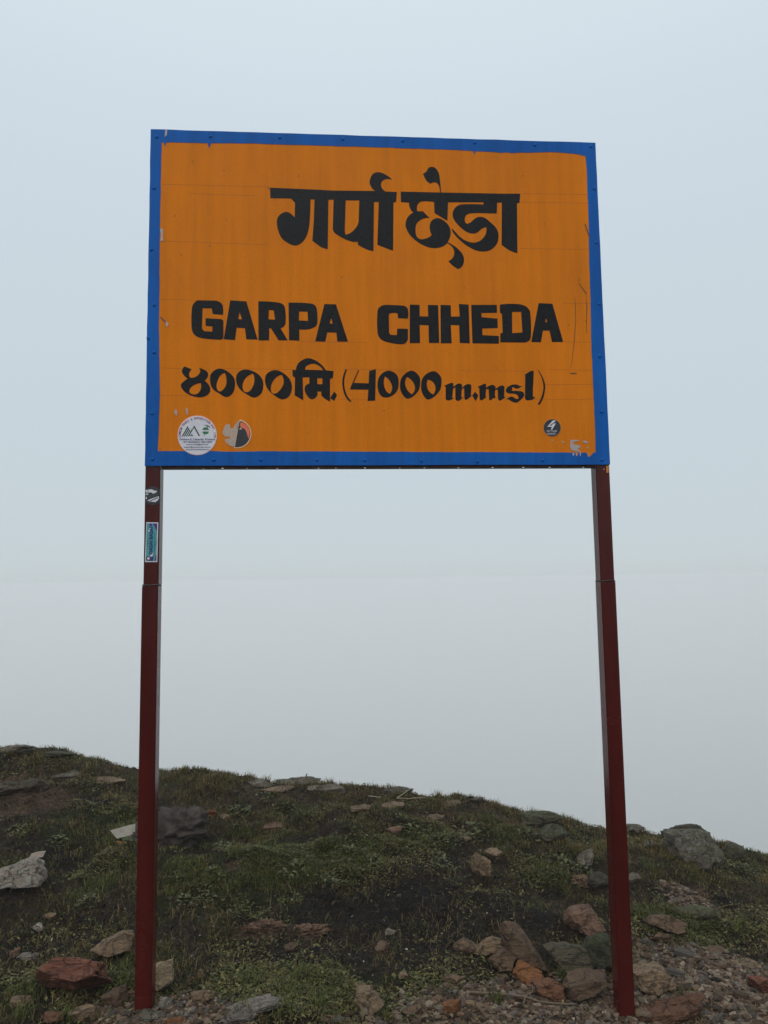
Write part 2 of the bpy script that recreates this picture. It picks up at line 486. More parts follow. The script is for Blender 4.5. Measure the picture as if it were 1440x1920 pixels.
def height(x, y):
    z = base_height(x, y)
    near = np.exp(-np.maximum(np.hypot(x, y - 0.8) - 4.0, 0) / 2.0)
    g = zone('gravel', x, y)
    P = np.stack([x, y, np.zeros_like(x)], -1)
    cy = np.interp(x, CREST_X, CREST_Y)
    hill = sstep(0.15, 0.7, y) * (1 - g * 0.8)
    n1 = fbm(P * 2.3, 11, 3) * 0.048
    n2 = fbm(P * 9.0, 23, 3) * 0.022
    n3 = np.abs(fbm(P * 30.0, 31, 3)) * 0.011
    crest = np.exp(-((y - cy) / 0.25) ** 2)
    return z + near * (n1 * hill * (1 - 0.85 * crest) + n2 * (0.35 + 0.65 * hill) * (1 - 0.4 * crest) + n3)

def axis(lo, hi, step, far):
    core = np.arange(lo, hi + step / 2, step)
    g = [step]
    while sum(g) < far: g.append(g[-1] * 1.22)
    t = np.cumsum(g)
    t = t[t < far]
    return np.concatenate([(lo - t)[::-1], core, hi + t])

gx = np.clip(axis(-2.7, 3.0, 0.0115, 3100), -2980, 2980)
gy = np.clip(axis(-0.45, 2.5, 0.0105, 3100), -2980, 2980)
gx = np.unique(gx); gy = np.unique(gy)
XX, YY = np.meshgrid(gx, gy)
ZZ = height(XX, YY)
nx, ny = len(gx), len(gy)
idx = np.arange(nx * ny).reshape(ny, nx)
quads = np.stack([idx[:-1, :-1], idx[:-1, 1:], idx[1:, 1:], idx[1:, :-1]], -1).reshape(-1, 4)

def cover(x, y):
    """albedo of the bare ground: black humus, moss, brown litter, red earth, shale grit"""
    P = np.stack([x, y, np.zeros_like(x)], -1)
    n = fbm(P * 5.0, 3, 4); n2 = fbm(P * 18.0, 5, 3)
    wob = 0.35 * n + 0.3 * n2
    c = np.zeros(x.shape + (3,)); c[:] = (0.036, 0.027, 0.016)
    def lay(w, col):
        nonlocal c
        w = np.clip(w, 0, 1)[..., None]
        c = c * (1 - w) + np.array(col) * w
    lay(sstep(0.25, 0.7, zone('olive', x, y) + wob), (0.040, 0.036, 0.014))
    lay(sstep(0.3, 0.8, zone('green', x, y) + wob) * 0.9, (0.026, 0.031, 0.010))
    lay(sstep(0.3, 0.9, zone('dry', x, y) + wob) * 0.7, (0.068, 0.048, 0.027))
    lay(sstep(0.4, 0.9, zone('soil', x, y) + wob), (0.017, 0.0145, 0.012))
    lay(sstep(0.35, 0.8, zone('red', x, y) + wob * 0.8), (0.085, 0.052, 0.036))
    lay(sstep(0.35, 0.7, zone('gravel', x, y) + wob * 0.7), (0.075, 0.048, 0.031))
    far = sstep(4.0, 9.0, np.hypot(x, y))
    lay(far, (0.05, 0.045, 0.03))
    return c * (1 + 0.35 * n2[..., None])

g_mesh = np_mesh('ground', np.stack([XX, YY, ZZ], -1).reshape(-1, 3), quads, True, cover(XX, YY).reshape(-1, 3))
m, nt, b = new_mat('hill_ground')
at = nt.nodes.new('ShaderNodeAttribute'); at.attribute_name = 'Col'
co = obj_coord(nt)
n1 = noise_node(nt, 55, 6, 0.7, co); n2 = noise_node(nt, 210, 4, 0.7, co)
c1 = mix_rgb(nt, 1.0, at.outputs['Color'], ramp_node(nt, n1.outputs['Fac'], [(0.3, (0.35,) * 3), (0.52, (0.95,) * 3), (0.72, (1.9,) * 3)]).outputs['Color'], 'MULTIPLY')
spk = ramp_node(nt, n2.outputs['Fac'], [(0.66, (0, 0, 0)), (0.74, (0.7,) * 3)])
c1 = mix_rgb(nt, spk.outputs['Color'], c1, (0.085, 0.07, 0.05))
nt.links.new(c1, b.inputs['Base Color']); b.inputs['Roughness'].default_value = 0.85; b.inputs['Specular IOR Level'].default_value = 0.12
ad = nt.nodes.new('ShaderNodeMath'); ad.operation = 'ADD'
nt.links.new(n1.outputs['Fac'], ad.inputs[0]); nt.links.new(n2.outputs['Fac'], ad.inputs[1])
bump(nt, b, ad.outputs[0], 1.0, 0.02)
ground = tag(obj('ground', g_mesh, m), 'dark grassy mountain ridge with bare soil and a stony path', 'ground', kind='structure')

def gz(x, y):
    return float(height(np.array([x]), np.array([y]))[0])

# ------------------------------------------------------------------ sign
BW, BH, BZ = 1.6000, 1.1953, 1.7301
X0, X1, Z0, Z1 = -BW / 2, BW / 2, BZ, BZ + BH
sign = bpy.data.objects.new('pass_sign', None); COL.objects.link(sign)
tag(sign, 'large orange painted metal sign with blue border on two dark red posts', 'sign')

bm = bmesh.new(); box(bm, X0 + .001, X1 - .001, 0.0, 0.0035, Z0 + .001, Z1 - .001)
tag(obj('panel', bm_mesh('panel', bm), M['orange'], sign), 'orange painted metal panel')

LETTERS = [
  ('word', ['-385.0,2720.6 -244.8,2718.2 -163.2,2715.7 -13.2,2718.2 -26.1,2731.2s -32.8,2749.1s -29.1,2767.2s -20.3,2782.0s -6.4,2788.5s 9.1,2787.5s 26.2,2779.7s 41.6,2769.2s 47.4,2761.8 36.4,2764.4s 20.8,2762.1s 10.3,2752.1s 7.7,2740.4s 12.4,2727.5s 23.6,2717.0 56.3,2716.4 64.3,2716.3 60.9,2678.3 51.6,2677.4 47.3,2497.4 30.7,2503.5s -8.4,2518.7 -1.1,2677.1 -18.2,2676.7 -22.4,2494.3 -46.1,2500.9s -76.6,2516.6 -77.4,2528.6 -93.4,2527.6s -117.1,2534.2s -140.8,2546.8s -159.3,2559.9s -165.3,2573.9 -161.4,2681.7 -179.8,2681.2 -183.4,2498.9 -205.3,2505.1s -220.4,2516.1s -237.2,2528.8 -231.8,2599.1 -228.7,2681.1 -242.6,2680.7 -244.5,2627.2s -248.1,2581.0s -255.7,2548.9s -269.2,2525.7s -286.1,2512.3s -299.5,2509.9s -316.2,2515.2s -343.0,2534.7s -356.4,2564.4s -360.8,2592.6s -358.1,2610.3s -346.3,2624.8s -329.5,2632.3s -316.0,2629.1s -304.3,2619.4s -298.6,2613.1 -297.4,2666.9 -310.9,2682.5 -383.3,2681.8', '-118.5,2680.3 -70.6,2681.5 -73.6,2602.7 -82.7,2581.1s -101.6,2561.1s -120.3,2553.6 -122.9,2566.0']),
  ('word', ['78.0,2718.4 219.9,2718.5 217.2,2739.5s 211.2,2752.1s 200.9,2756.5s 187.5,2751.1 174.8,2758.4s 166.4,2770.8s 159.7,2788.1 172.1,2797.2s 179.3,2809.5s 189.9,2814.9s 203.8,2811.3s 215.7,2794.1s 220.3,2768.7s 223.4,2718.6 450.7,2720.2 512.6,2721.8 508.6,2687.0 499.0,2684.9 494.5,2497.2 466.8,2506.8s 451.4,2517.2s 438.0,2527.0 443.6,2686.1 426.7,2685.6 423.7,2644.5 365.8,2644.6 330.8,2642.7s 314.9,2637.6s 307.6,2625.8s 307.3,2613.2s 312.3,2603.6 326.4,2608.2s 340.7,2621.2s 356.6,2629.9s 377.6,2628.2s 396.5,2613.4s 416.9,2594.0s 426.8,2574.4s 426.8,2549.1s 418.4,2527.4s 396.8,2507.2s 368.8,2501.2s 341.0,2506.1s 306.8,2525.1s 276.2,2553.1s 261.1,2574.4s 260.3,2585.1 273.1,2570.3s 290.1,2551.6s 314.0,2537.8s 338.3,2533.6s 359.4,2540.5s 377.4,2558.9s 384.2,2577.1s 383.6,2592.2 367.7,2585.7s 349.8,2570.9s 332.2,2567.3s 311.5,2573.7s 287.6,2592.9s 269.0,2615.9s 263.2,2635.6s 268.3,2655.6s 282.6,2670.5s 303.7,2676.4s 376.5,2677.1 376.8,2685.5 248.0,2682.3 243.9,2612.8 197.7,2641.3 197.5,2682.1 154.2,2683.5s 141.9,2676.0s 135.4,2661.4s 136.8,2646.0 156.9,2646.4 168.8,2633.4s 179.9,2621.8 163.3,2620.7s 145.9,2613.1s 131.7,2596.6s 128.5,2571.5s 132.6,2551.9s 144.5,2542.5s 161.8,2544.3s 177.4,2551.1s 186.3,2560.2 181.3,2572.6s 180.1,2594.1s 187.4,2612.3s 204.9,2622.0s 222.2,2618.5s 242.6,2602.7s 253.6,2581.4s 253.8,2559.8s 242.7,2532.7 254.7,2526.9s 278.6,2510.2s 297.1,2485.5s 300.0,2464.2s 292.5,2444.4s 276.7,2434.2 263.1,2443.9s 254.6,2450.9s 243.5,2463.1 256.9,2472.3s 264.8,2486.7s 264.6,2504.6s 256.3,2518.7s 240.9,2529.5 226.8,2518.1s 202.5,2510.5s 171.5,2513.4s 137.4,2530.6s 108.6,2556.7s 94.3,2585.0s 93.9,2602.9s 101.2,2622.8s 113.5,2635.7s 122.9,2641.3 113.7,2650.1s 108.1,2664.4s 107.3,2677.7 78.0,2679.1']),
  ('letter', ['-651.2,2269.3s -646.9,2290.7s -632.7,2306.5 -569.3,2306.0 -551.0,2296.8s -545.0,2282.6s -545.3,2255.5 -580.2,2258.4 -583.5,2278.3 -614.3,2278.3 -615.9,2205.9 -608.1,2197.0 -581.0,2195.9 -580.7,2213.4 -603.8,2216.4 -604.0,2242.9 -550.6,2240.7 -543.4,2235.1 -542.9,2173.7 -550.1,2167.5 -590.7,2169.4s -626.8,2175.2s -644.9,2189.1s -651.0,2212.6s']),
  ('letter', ['-520.7,2307.7 -465.5,2305.1 -426.4,2169.2 -465.4,2169.8 -470.1,2209.0 -498.3,2210.6 -503.5,2167.0 -542.0,2169.0', '-488.6,2265.3 -480.3,2240.6 -493.0,2241.4']),
  ('letter', ['-424.9,2305.7 -359.3,2302.8s -338.6,2295.0s -331.8,2275.9s -330.9,2228.2s -337.3,2216.2s -347.9,2209.9 -323.7,2167.4 -354.8,2167.1 -381.3,2210.0 -386.8,2209.9 -387.6,2166.8 -423.6,2166.4', '-388.2,2275.2 -371.7,2273.9 -367.1,2240.6 -389.1,2241.8']),
  ('letter', ['-320.7,2302.4 -248.7,2301.0s -228.9,2294.1s -222.1,2275.0s -221.4,2231.9s -228.4,2217.5s -253.8,2207.6s -283.7,2207.3 -283.3,2166.9 -319.1,2167.9', '-283.9,2270.8 -254.9,2270.7 -253.6,2237.7 -284.9,2239.2']),
  ('letter', ['-196.4,2299.3 -156.1,2298.4 -115.5,2165.2 -152.5,2164.9 -155.5,2196.8 -187.0,2197.4 -194.1,2164.4 -229.1,2165.0', '-173.2,2249.2 -168.2,2228.7 -178.4,2229.5']),
  ('letter', ['-11.4,2274.3s -4.8,2289.6s 15.1,2299.1 69.7,2297.8s 87.1,2295.0s 96.3,2283.3s 95.2,2250.1 60.5,2251.2 59.3,2269.1 34.5,2268.8s 28.5,2262.0 28.5,2198.5 33.3,2191.0 55.5,2190.2 57.4,2214.1 95.0,2213.0 94.3,2173.9 84.7,2160.1 72.3,2157.4 27.9,2163.1s -1.5,2175.4s -12.0,2198.1s']),
  ('letter', ['103.1,2301.3 138.0,2300.8 137.2,2259.3 167.6,2258.7 166.9,2301.2 203.5,2300.7 204.4,2163.3 168.1,2162.9 167.9,2227.0 136.5,2227.7 136.8,2162.6 100.5,2161.3']),
  ('letter', ['212.0,2301.8 248.6,2301.3 248.6,2259.7 279.7,2260.1 277.4,2305.8 312.6,2304.3 312.9,2163.3 277.3,2164.0 276.9,2228.3 246.9,2229.0 248.8,2162.7 209.9,2162.3']),
  ('letter', ['321.6,2303.4 413.7,2304.6 413.8,2275.7 357.1,2274.0 358.2,2258.5 414.7,2254.1 414.7,2219.7 359.1,2217.5 358.9,2193.4 417.8,2191.0 417.0,2162.8 322.4,2163.4']),
  ('letter', ['424.9,2305.8 487.5,2308.8s 517.8,2300.9s 533.4,2281.4 532.7,2188.6s 523.6,2173.1s 503.1,2167.8 422.2,2168.0 423.2,2200.3 431.8,2202.9 431.4,2269.8 424.0,2277.4', '467.7,2279.5 500.8,2280.0 502.8,2204.7 466.2,2201.7']),
  ('letter', ['565.2,2313.0 615.4,2311.6 649.4,2171.3 608.5,2170.8 601.4,2212.5 577.4,2212.2 568.2,2169.4 533.6,2170.1', '590.8,2257.3 594.3,2242.9 586.7,2243.8']),
  ('letter', ['-672.7,2072.7 -648.9,2062.6 -656.0,2052.4s -657.6,2043.0s -653.5,2033.3 -634.3,2037.1s -621.9,2049.8s -620.2,2058.2s -624.8,2068.4 -610.0,2062.9s -596.4,2053.7s -594.1,2039.7s -605.1,2023.4 -591.6,2009.5s -585.6,1993.3s -591.3,1977.0s -611.3,1966.3s -638.1,1967.5s -664.9,1979.0s -680.7,1995.1s -684.4,2009.0s -674.3,2020.6s -662.0,2030.0 -674.6,2041.5s -681.4,2053.1s -679.3,2064.8s', '-618.5,2014.9 -617.4,1995.4s -627.0,1979.2s -642.6,1975.4s -653.8,1981.4s -654.8,1992.9s -645.2,2004.6s -631.8,2011.6s']),
  ('letter', ['-556.1,2066.1s -526.8,2055.1s -506.4,2033.3s -502.7,2007.6s -510.6,1979.7s -530.7,1966.6s -553.2,1977.2s -578.0,1995.6s -586.7,2021.1s -582.9,2049.1s', '-537.1,2050.8 -532.0,2030.8s -533.2,2007.5s -546.6,1988.8s -557.8,1987.4s -565.1,2002.7s -561.6,2023.6s -551.5,2042.3s']),
  ('letter', ['-468.2,2063.4s -432.0,2052.4s -411.5,2031.5s -407.0,2008.1s -413.7,1980.1s -436.3,1965.1s -456.6,1972.9s -485.9,1993.8s -498.7,2021.6s -494.3,2049.7s', '-441.9,2048.6 -437.3,2031.3s -440.9,2008.0s -454.4,1986.9s -470.1,1985.4s -477.4,2003.1s -472.5,2024.1s -459.1,2040.6s']),
  ('letter', ['-368.5,2061.8s -341.2,2053.0s -318.4,2032.1s -309.4,2004.0s -318.5,1971.2s -341.3,1959.4s -366.2,1971.0s -391.1,1994.2s -401.1,2022.2s -395.7,2048.0s', '-344.4,2045.0 -337.6,2024.9s -341.2,2006.2s -359.4,1982.7s -375.2,1980.3s -381.6,1996.6s -375.3,2020.0s -359.4,2038.9s']),
  ('letter', ['-307.9,2062.7 -295.6,2062.3 -292.8,2076.9s -281.7,2092.6s -256.5,2104.6s -231.3,2098.6s -208.4,2082.3s -192.5,2062.1 -166.3,2059.9 -168.8,2035.3 -178.9,2031.5 -179.5,1951.6 -200.0,1964.7s -209.1,1974.0 -209.0,1987.1 -223.7,1987.1 -223.8,1971.6s -241.2,1959.8s -257.1,1971.5s -266.1,1992.5s -262.9,2008.0s -250.0,2014.6 -249.9,2037.2 -272.8,2037.0 -270.8,1956.0 -300.3,1973.6 -298.8,2036.9 -307.0,2040.1', '-264.5,2063.9 -258.9,2077.2s -236.0,2085.4s -215.4,2077.5s -202.6,2062.5', '-222.5,2034.1 -205.1,2034.2 -205.2,2013.0 -222.6,2012.9']),
  ('letter', ['-164.6,1987.3 -155.0,1975.6 -164.8,1954.5 -179.4,1964.7']),
  ('letter', ['-123.8,2067.5 -120.2,2064.3 -128.3,2036.2s -129.6,2009.4s -122.1,1977.2s -105.0,1953.2 -109.2,1950.6 -127.4,1971.9s -136.4,2009.3s -134.6,2038.9s']),
  ('letter', ['-80.7,2065.1 -78.1,2062.4 -97.0,2018.7 -45.5,2016.8 -43.3,2061.0 -19.5,2068.2 -23.6,1956.2 -49.9,1954.5 -46.8,1994.8 -110.4,1995.0 -106.0,2008.4']),
  ('letter', ['26.5,2062.6s 52.8,2048.1s 59.2,2021.2s 51.8,1988.8s 25.1,1968.7s -1.3,1971.3s -14.1,1999.2s -12.0,2031.5s 2.5,2053.2s', '11.4,2041.4 26.0,2029.1s 36.2,2004.9s 27.9,1980.6 14.8,1991.3s 7.3,2015.5s']),
  ('letter', ['103.5,2063.1s 129.9,2045.9s 134.7,2021.6s 126.1,1989.1s 91.1,1963.1s 70.2,1980.8s 63.3,2010.4s 71.2,2040.1s', '88.8,2040.3 108.1,2024.1s 115.7,1999.9s 104.7,1979.3 89.0,1994.3s 81.5,2018.6s']),
  ('letter', ['180.9,2062.0s 204.6,2046.4s 209.5,2024.7s 200.7,1989.5s 162.8,1960.7s 144.4,1975.7s 137.0,2005.4s 145.7,2040.6s', '161.6,2031.5 180.0,2021.8s 187.6,2000.2s 179.1,1978.6 163.4,1992.0s 157.5,2013.6s']),
  ('letter', ['217.5,2009.6 232.1,2016.3s 243.2,2020.3s 251.0,2019.3 250.7,2006.1 255.5,2010.1s 266.6,2017.3s 276.1,2017.8s 281.0,2013.4s 280.7,2001.5 286.8,2007.9s 296.4,2015.1s 305.9,2016.7s 312.9,2013.6s 314.3,2007.2s 311.5,1977.8 315.1,1976.7 312.6,1973.1 296.6,1960.3s 292.6,1960.3s 288.6,1965.8 288.3,2003.1 280.3,1997.5 277.6,1968.2 285.4,1970.2 269.8,1957.0s 262.8,1956.7s 256.7,1963.3 257.7,2003.7 249.7,2000.5 245.8,1966.4 252.5,1966.0 240.1,1959.6s 228.4,1957.7s 222.3,1964.0 224.0,2005.2']),
  ('letter', ['326.9,1989.8 338.2,1975.9 328.6,1955.2 316.6,1975.5']),
  ('letter', ['335.9,2006.8 348.3,2012.2s 361.1,2018.3s 366.3,2017.0 366.5,2002.7 371.9,2007.5s 383.1,2013.1s 392.6,2013.7s 399.6,2007.7s 399.3,1998.1 406.6,2004.5s 417.9,2010.9s 425.8,2011.8s 431.3,2008.6s 431.9,2003.0s 429.6,1970.4 435.6,1970.9 414.6,1957.6s 410.7,1959.2s 407.8,1966.3 407.9,1997.3 398.4,1994.9 396.9,1972.6 400.1,1971.8 397.5,1966.3 389.6,1967.0 384.7,1960.6s 378.4,1959.0s 376.2,1964.6 375.6,1998.0 366.4,1999.5 363.8,1972.5 366.9,1970.9 353.2,1960.5s 346.1,1958.9s 342.3,1965.2 342.1,2002.6']),
  ('letter', ['498.0,2011.4 489.9,2006.5s 481.0,2001.7s 471.5,2001.6s 463.7,2006.1s 459.2,2004.8 458.5,1992.8 483.9,1992.4s 495.7,1989.8s 501.8,1981.0s 499.1,1971.4s 485.9,1958.6s 476.2,1951.4s 466.7,1950.9s 455.7,1955.3s 443.3,1962.5s 434.5,1960.8 443.4,1967.2s 453.1,1972.0s 462.5,1970.5s 470.3,1965.0s 477.4,1964.2s 481.5,1968.2 479.3,1974.5s 474.0,1980.1s 461.4,1982.9s 448.7,1983.2s 439.3,1987.1s 436.6,1993.5s 441.4,2004.7s 456.0,2013.5s 468.8,2016.0s 478.3,2015.3s 486.1,2011.0s']),
  ('letter', ['500.5,2050.6 509.9,2053.9s 524.5,2062.8s 534.2,2066.1s 538.6,2064.5 535.8,2021.2 532.7,1976.4s 535.6,1970.8 541.2,1971.3 530.6,1962.0s 511.4,1959.1s 505.9,1961.9s 504.1,1969.9 507.8,2050.7']),
  ('letter', ['551.2,2072.3 561.2,2059.9s 571.6,2039.0s 577.5,2016.6s 576.7,1995.8s 569.0,1966.9s 555.4,1943.8 549.0,1943.3 550.8,1949.3 561.0,1966.9s 570.0,1994.1s 571.5,2013.4s 566.8,2039.0s 558.0,2059.8s'])]
for kind, loops in LETTERS:
    t, mt = plate_curve([outline(s) for s in loops], -0.0006, 0.0002)
    PENDING.append((t, mt, 'letter', M['black'], sign, None))

rng = random.Random(5)
def wavy(p, q, n, amp):
    r = []
    for i in range(n):
        u = i / n
        r.append((p[0] + (q[0] - p[0]) * u + rng.uniform(-amp, amp) * (i > 0), p[1] + (q[1] - p[1]) * u + rng.uniform(-amp, amp) * (i > 0)))
    return r
outer = wavy((X0, Z0), (X1, Z0), 24, .0004) + wavy((X1, Z0), (X1, Z1), 18, .0005) + wavy((X1, Z1), (X0, Z1), 26, .0007) + wavy((X0, Z1), (X0, Z0), 20, .0009)
inner = []
bp = [np.array(p) for p in outline('-762.0,2877.7 -754.6,2877.9 -750.7,2862.2 -745.5,2878.2 -603.5,2879.8 -597.8,2861.1 -590.5,2880.2 -447.2,2883.7 -274.4,2883.1 -17.8,2883.1 271.9,2881.9 344.0,2880.1 348.5,2865.9 353.8,2879.3 428.2,2877.9 443.8,2875.8 467.5,2878.1 487.1,2875.9 516.8,2879.2 548.4,2879.4 627.9,2884.7 687.5,2882.4 729.3,2879.5 760.9,2872.2 762.9,2824.9 762.3,2765.4 762.0,2712.3 760.7,2590.5 757.2,2477.8 756.1,2346.3 753.0,2231.7 751.2,2145.5 751.4,2059.8 751.8,1955.5 750.4,1774.6 740.7,1772.0 732.5,1760.6 725.3,1772.6 688.9,1772.6 682.6,1758.8 677.5,1772.6 641.2,1773.3 451.4,1774.3 152.1,1775.8 -142.1,1778.1 -413.3,1779.4 -533.1,1778.1 -574.0,1780.6 -643.1,1779.8 -757.7,1779.9 -755.6,1871.1 -754.7,1927.9 -753.7,1974.0 -756.9,2072.1 -760.7,2199.1 -760.9,2329.3 -762.4,2428.9 -762.4,2545.5 -762.4,2663.7 -762.1,2828.3')]
for i in range(len(bp)):
    a, c = bp[i], bp[(i + 1) % len(bp)]
    k = max(1, int(np.linalg.norm(c - a) / 0.02))
    for j in range(k):
        q = a + (c - a) * j / k
        inner.append((q[0] + (rng.uniform(-.0007, .0007) if j else 0), q[1] + (rng.uniform(-.0007, .0007) if j else 0)))
t, mt = plate_curve([outer, inner], -0.0009, 0.0042)
PENDING.append((t, mt, 'border', M['blue'], sign, 'hand painted blue border with uneven inner edge'))

bm = bmesh.new()
r = bmesh.ops.create_uvsphere(bm, u_segments=12, v_segments=8, radius=1.0)
bmesh.ops.delete(bm, geom=[v for v in bm.verts if v.co.z < -0.05], context='VERTS')
for v in bm.verts:
    v.co = Vector((v.co.x * .0062, -v.co.z * .0034, v.co.y * .0062))
rivet_me = bm_mesh('rivet', bm, True)
for tok in '-778.8,2897.0 -592.6,2905.0 -349.8,2908.8 -126.4,2910.0 88.4,2910.7 350.7,2910.9 573.2,2909.7 782.6,2910.1 -784.9,2708.0 -790.4,2485.3 -778.2,2287.4 -795.9,2170.6 -775.5,2120.4 -779.1,1909.5 -774.8,1752.8 -572.0,1750.5 -415.1,1750.1 -225.9,1749.6 -62.1,1747.4 132.9,1745.1 328.3,1742.7 558.3,1745.9 770.3,1747.3 787.5,2747.7 786.4,2542.7 787.2,2313.0 779.3,2120.4 778.0,1919.0'.split():
    a, c = tok.split(',')
    o = obj('rivet', rivet_me, None, sign)
    if not rivet_me.materials: rivet_me.materials.append(M['blue'])
    o.location = (float(a) / 1000, -0.0009, float(c) / 1000)

# frame behind the panel
FB = 0.0042
for nm, (xa, xb, za, zb_) in (('frame_rail', (X0 + .052, X1 - .052, Z0 - .007, Z0 + .033)), ('frame_rail', (X0 + .052, X1 - .052, Z1 - .042, Z1 - .002))):
    bm = bmesh.new()
    box(bm, xa, xb, FB, FB + .004, za, zb_)
    box(bm, xa, xb, FB + .0041, FB + .040, za, za + .004)
    obj(nm, bm_mesh(nm, bm), M['rust'], sign)

def post(x_out, sgn, z_weld, z_foot):
    """square tube post welded from two lengths; sgn +1: x_out is the left face"""
    bm = bmesh.new()
    wu, wd = 0.050, 0.0525
    a, c = (x_out + .0006, x_out + wu) if sgn > 0 else (x_out - wu, x_out - .0006)
    box(bm, a, c, FB + .0006, FB + .050, z_weld, Z1 - .004, .0025)
    a, c = (x_out - .0035, x_out + wd - .0035) if sgn > 0 else (x_out - wd + .0022, x_out + .0022)
    box(bm, a, c, FB - .001, FB + .0535, z_foot - .45, z_weld - .001, .003)
    p = obj('post', bm_mesh('post', bm), M['red'], sign)
    bm = bmesh.new()
    cx_, cy_ = (a + c) / 2, FB + .026
    ring = []
    hx, hy = (c - a) / 2 - .0022, .0252
    per = []
    for i in range(14): per.append((-hx + 2 * hx * i / 14, -hy))
    for i in range(14): per.append((hx, -hy + 2 * hy * i / 14))
    for i in range(14): per.append((hx - 2 * hx * i / 14, hy))
    for i in range(14): per.append((-hx, hy - 2 * hy * i / 14))
    rg = random.Random(int(abs(x_out) * 100) + sgn)
    rows = []
    for i, (u, v_) in enumerate(per):
        bul = rg.uniform(.6, 1.3); dz = rg.uniform(-.0022, .0022)
        l = math.hypot(u, v_)
        row = []
        for k in range(6):
            an = 2 * math.pi * k / 6
            rr = .0027 * bul
            f = 1 + rr * math.cos(an) / l
            row.append(bm.verts.new((cx_ + u * f, cy_ + v_ * f, z_weld + dz + rr * 1.1 * math.sin(an))))
        rows.append(row)
    for i in range(len(rows)):
        r0, r1 = rows[i], rows[(i + 1) % len(rows)]
        for k in range(6):
            bm.faces.new((r0[k], r0[(k + 1) % 6], r1[(k + 1) % 6], r1[k]))
    obj('weld_seam', bm_mesh('weld_seam', bm, True), M['weld'], p)
    return p
post(X0, 1, 1.332, 0.0)
post(X1, -1, 1.324, -0.109)

# water drops hanging from the lower edge
bm = bmesh.new(); bmesh.ops.create_uvsphere(bm, u_segments=12, v_segments=8, radius=1)
for v in bm.verts:
    if v.co.z > 0: v.co.z *= 1.1
    v.co = v.co * .0042
drop_me = bm_mesh('water_drop', bm, True); drop_me.materials.append(M['water'])
for i in range(15):
    o = obj('water_drop', drop_me, None, sign)
    k = rng.uniform(.4, .95)
    o.location = (X0 + .07 + (BW - .14) * (i + rng.uniform(-.4, .4)) / 14.5, FB + .0015, Z0 - .0100); o.scale = (k * 1.2, k, k)

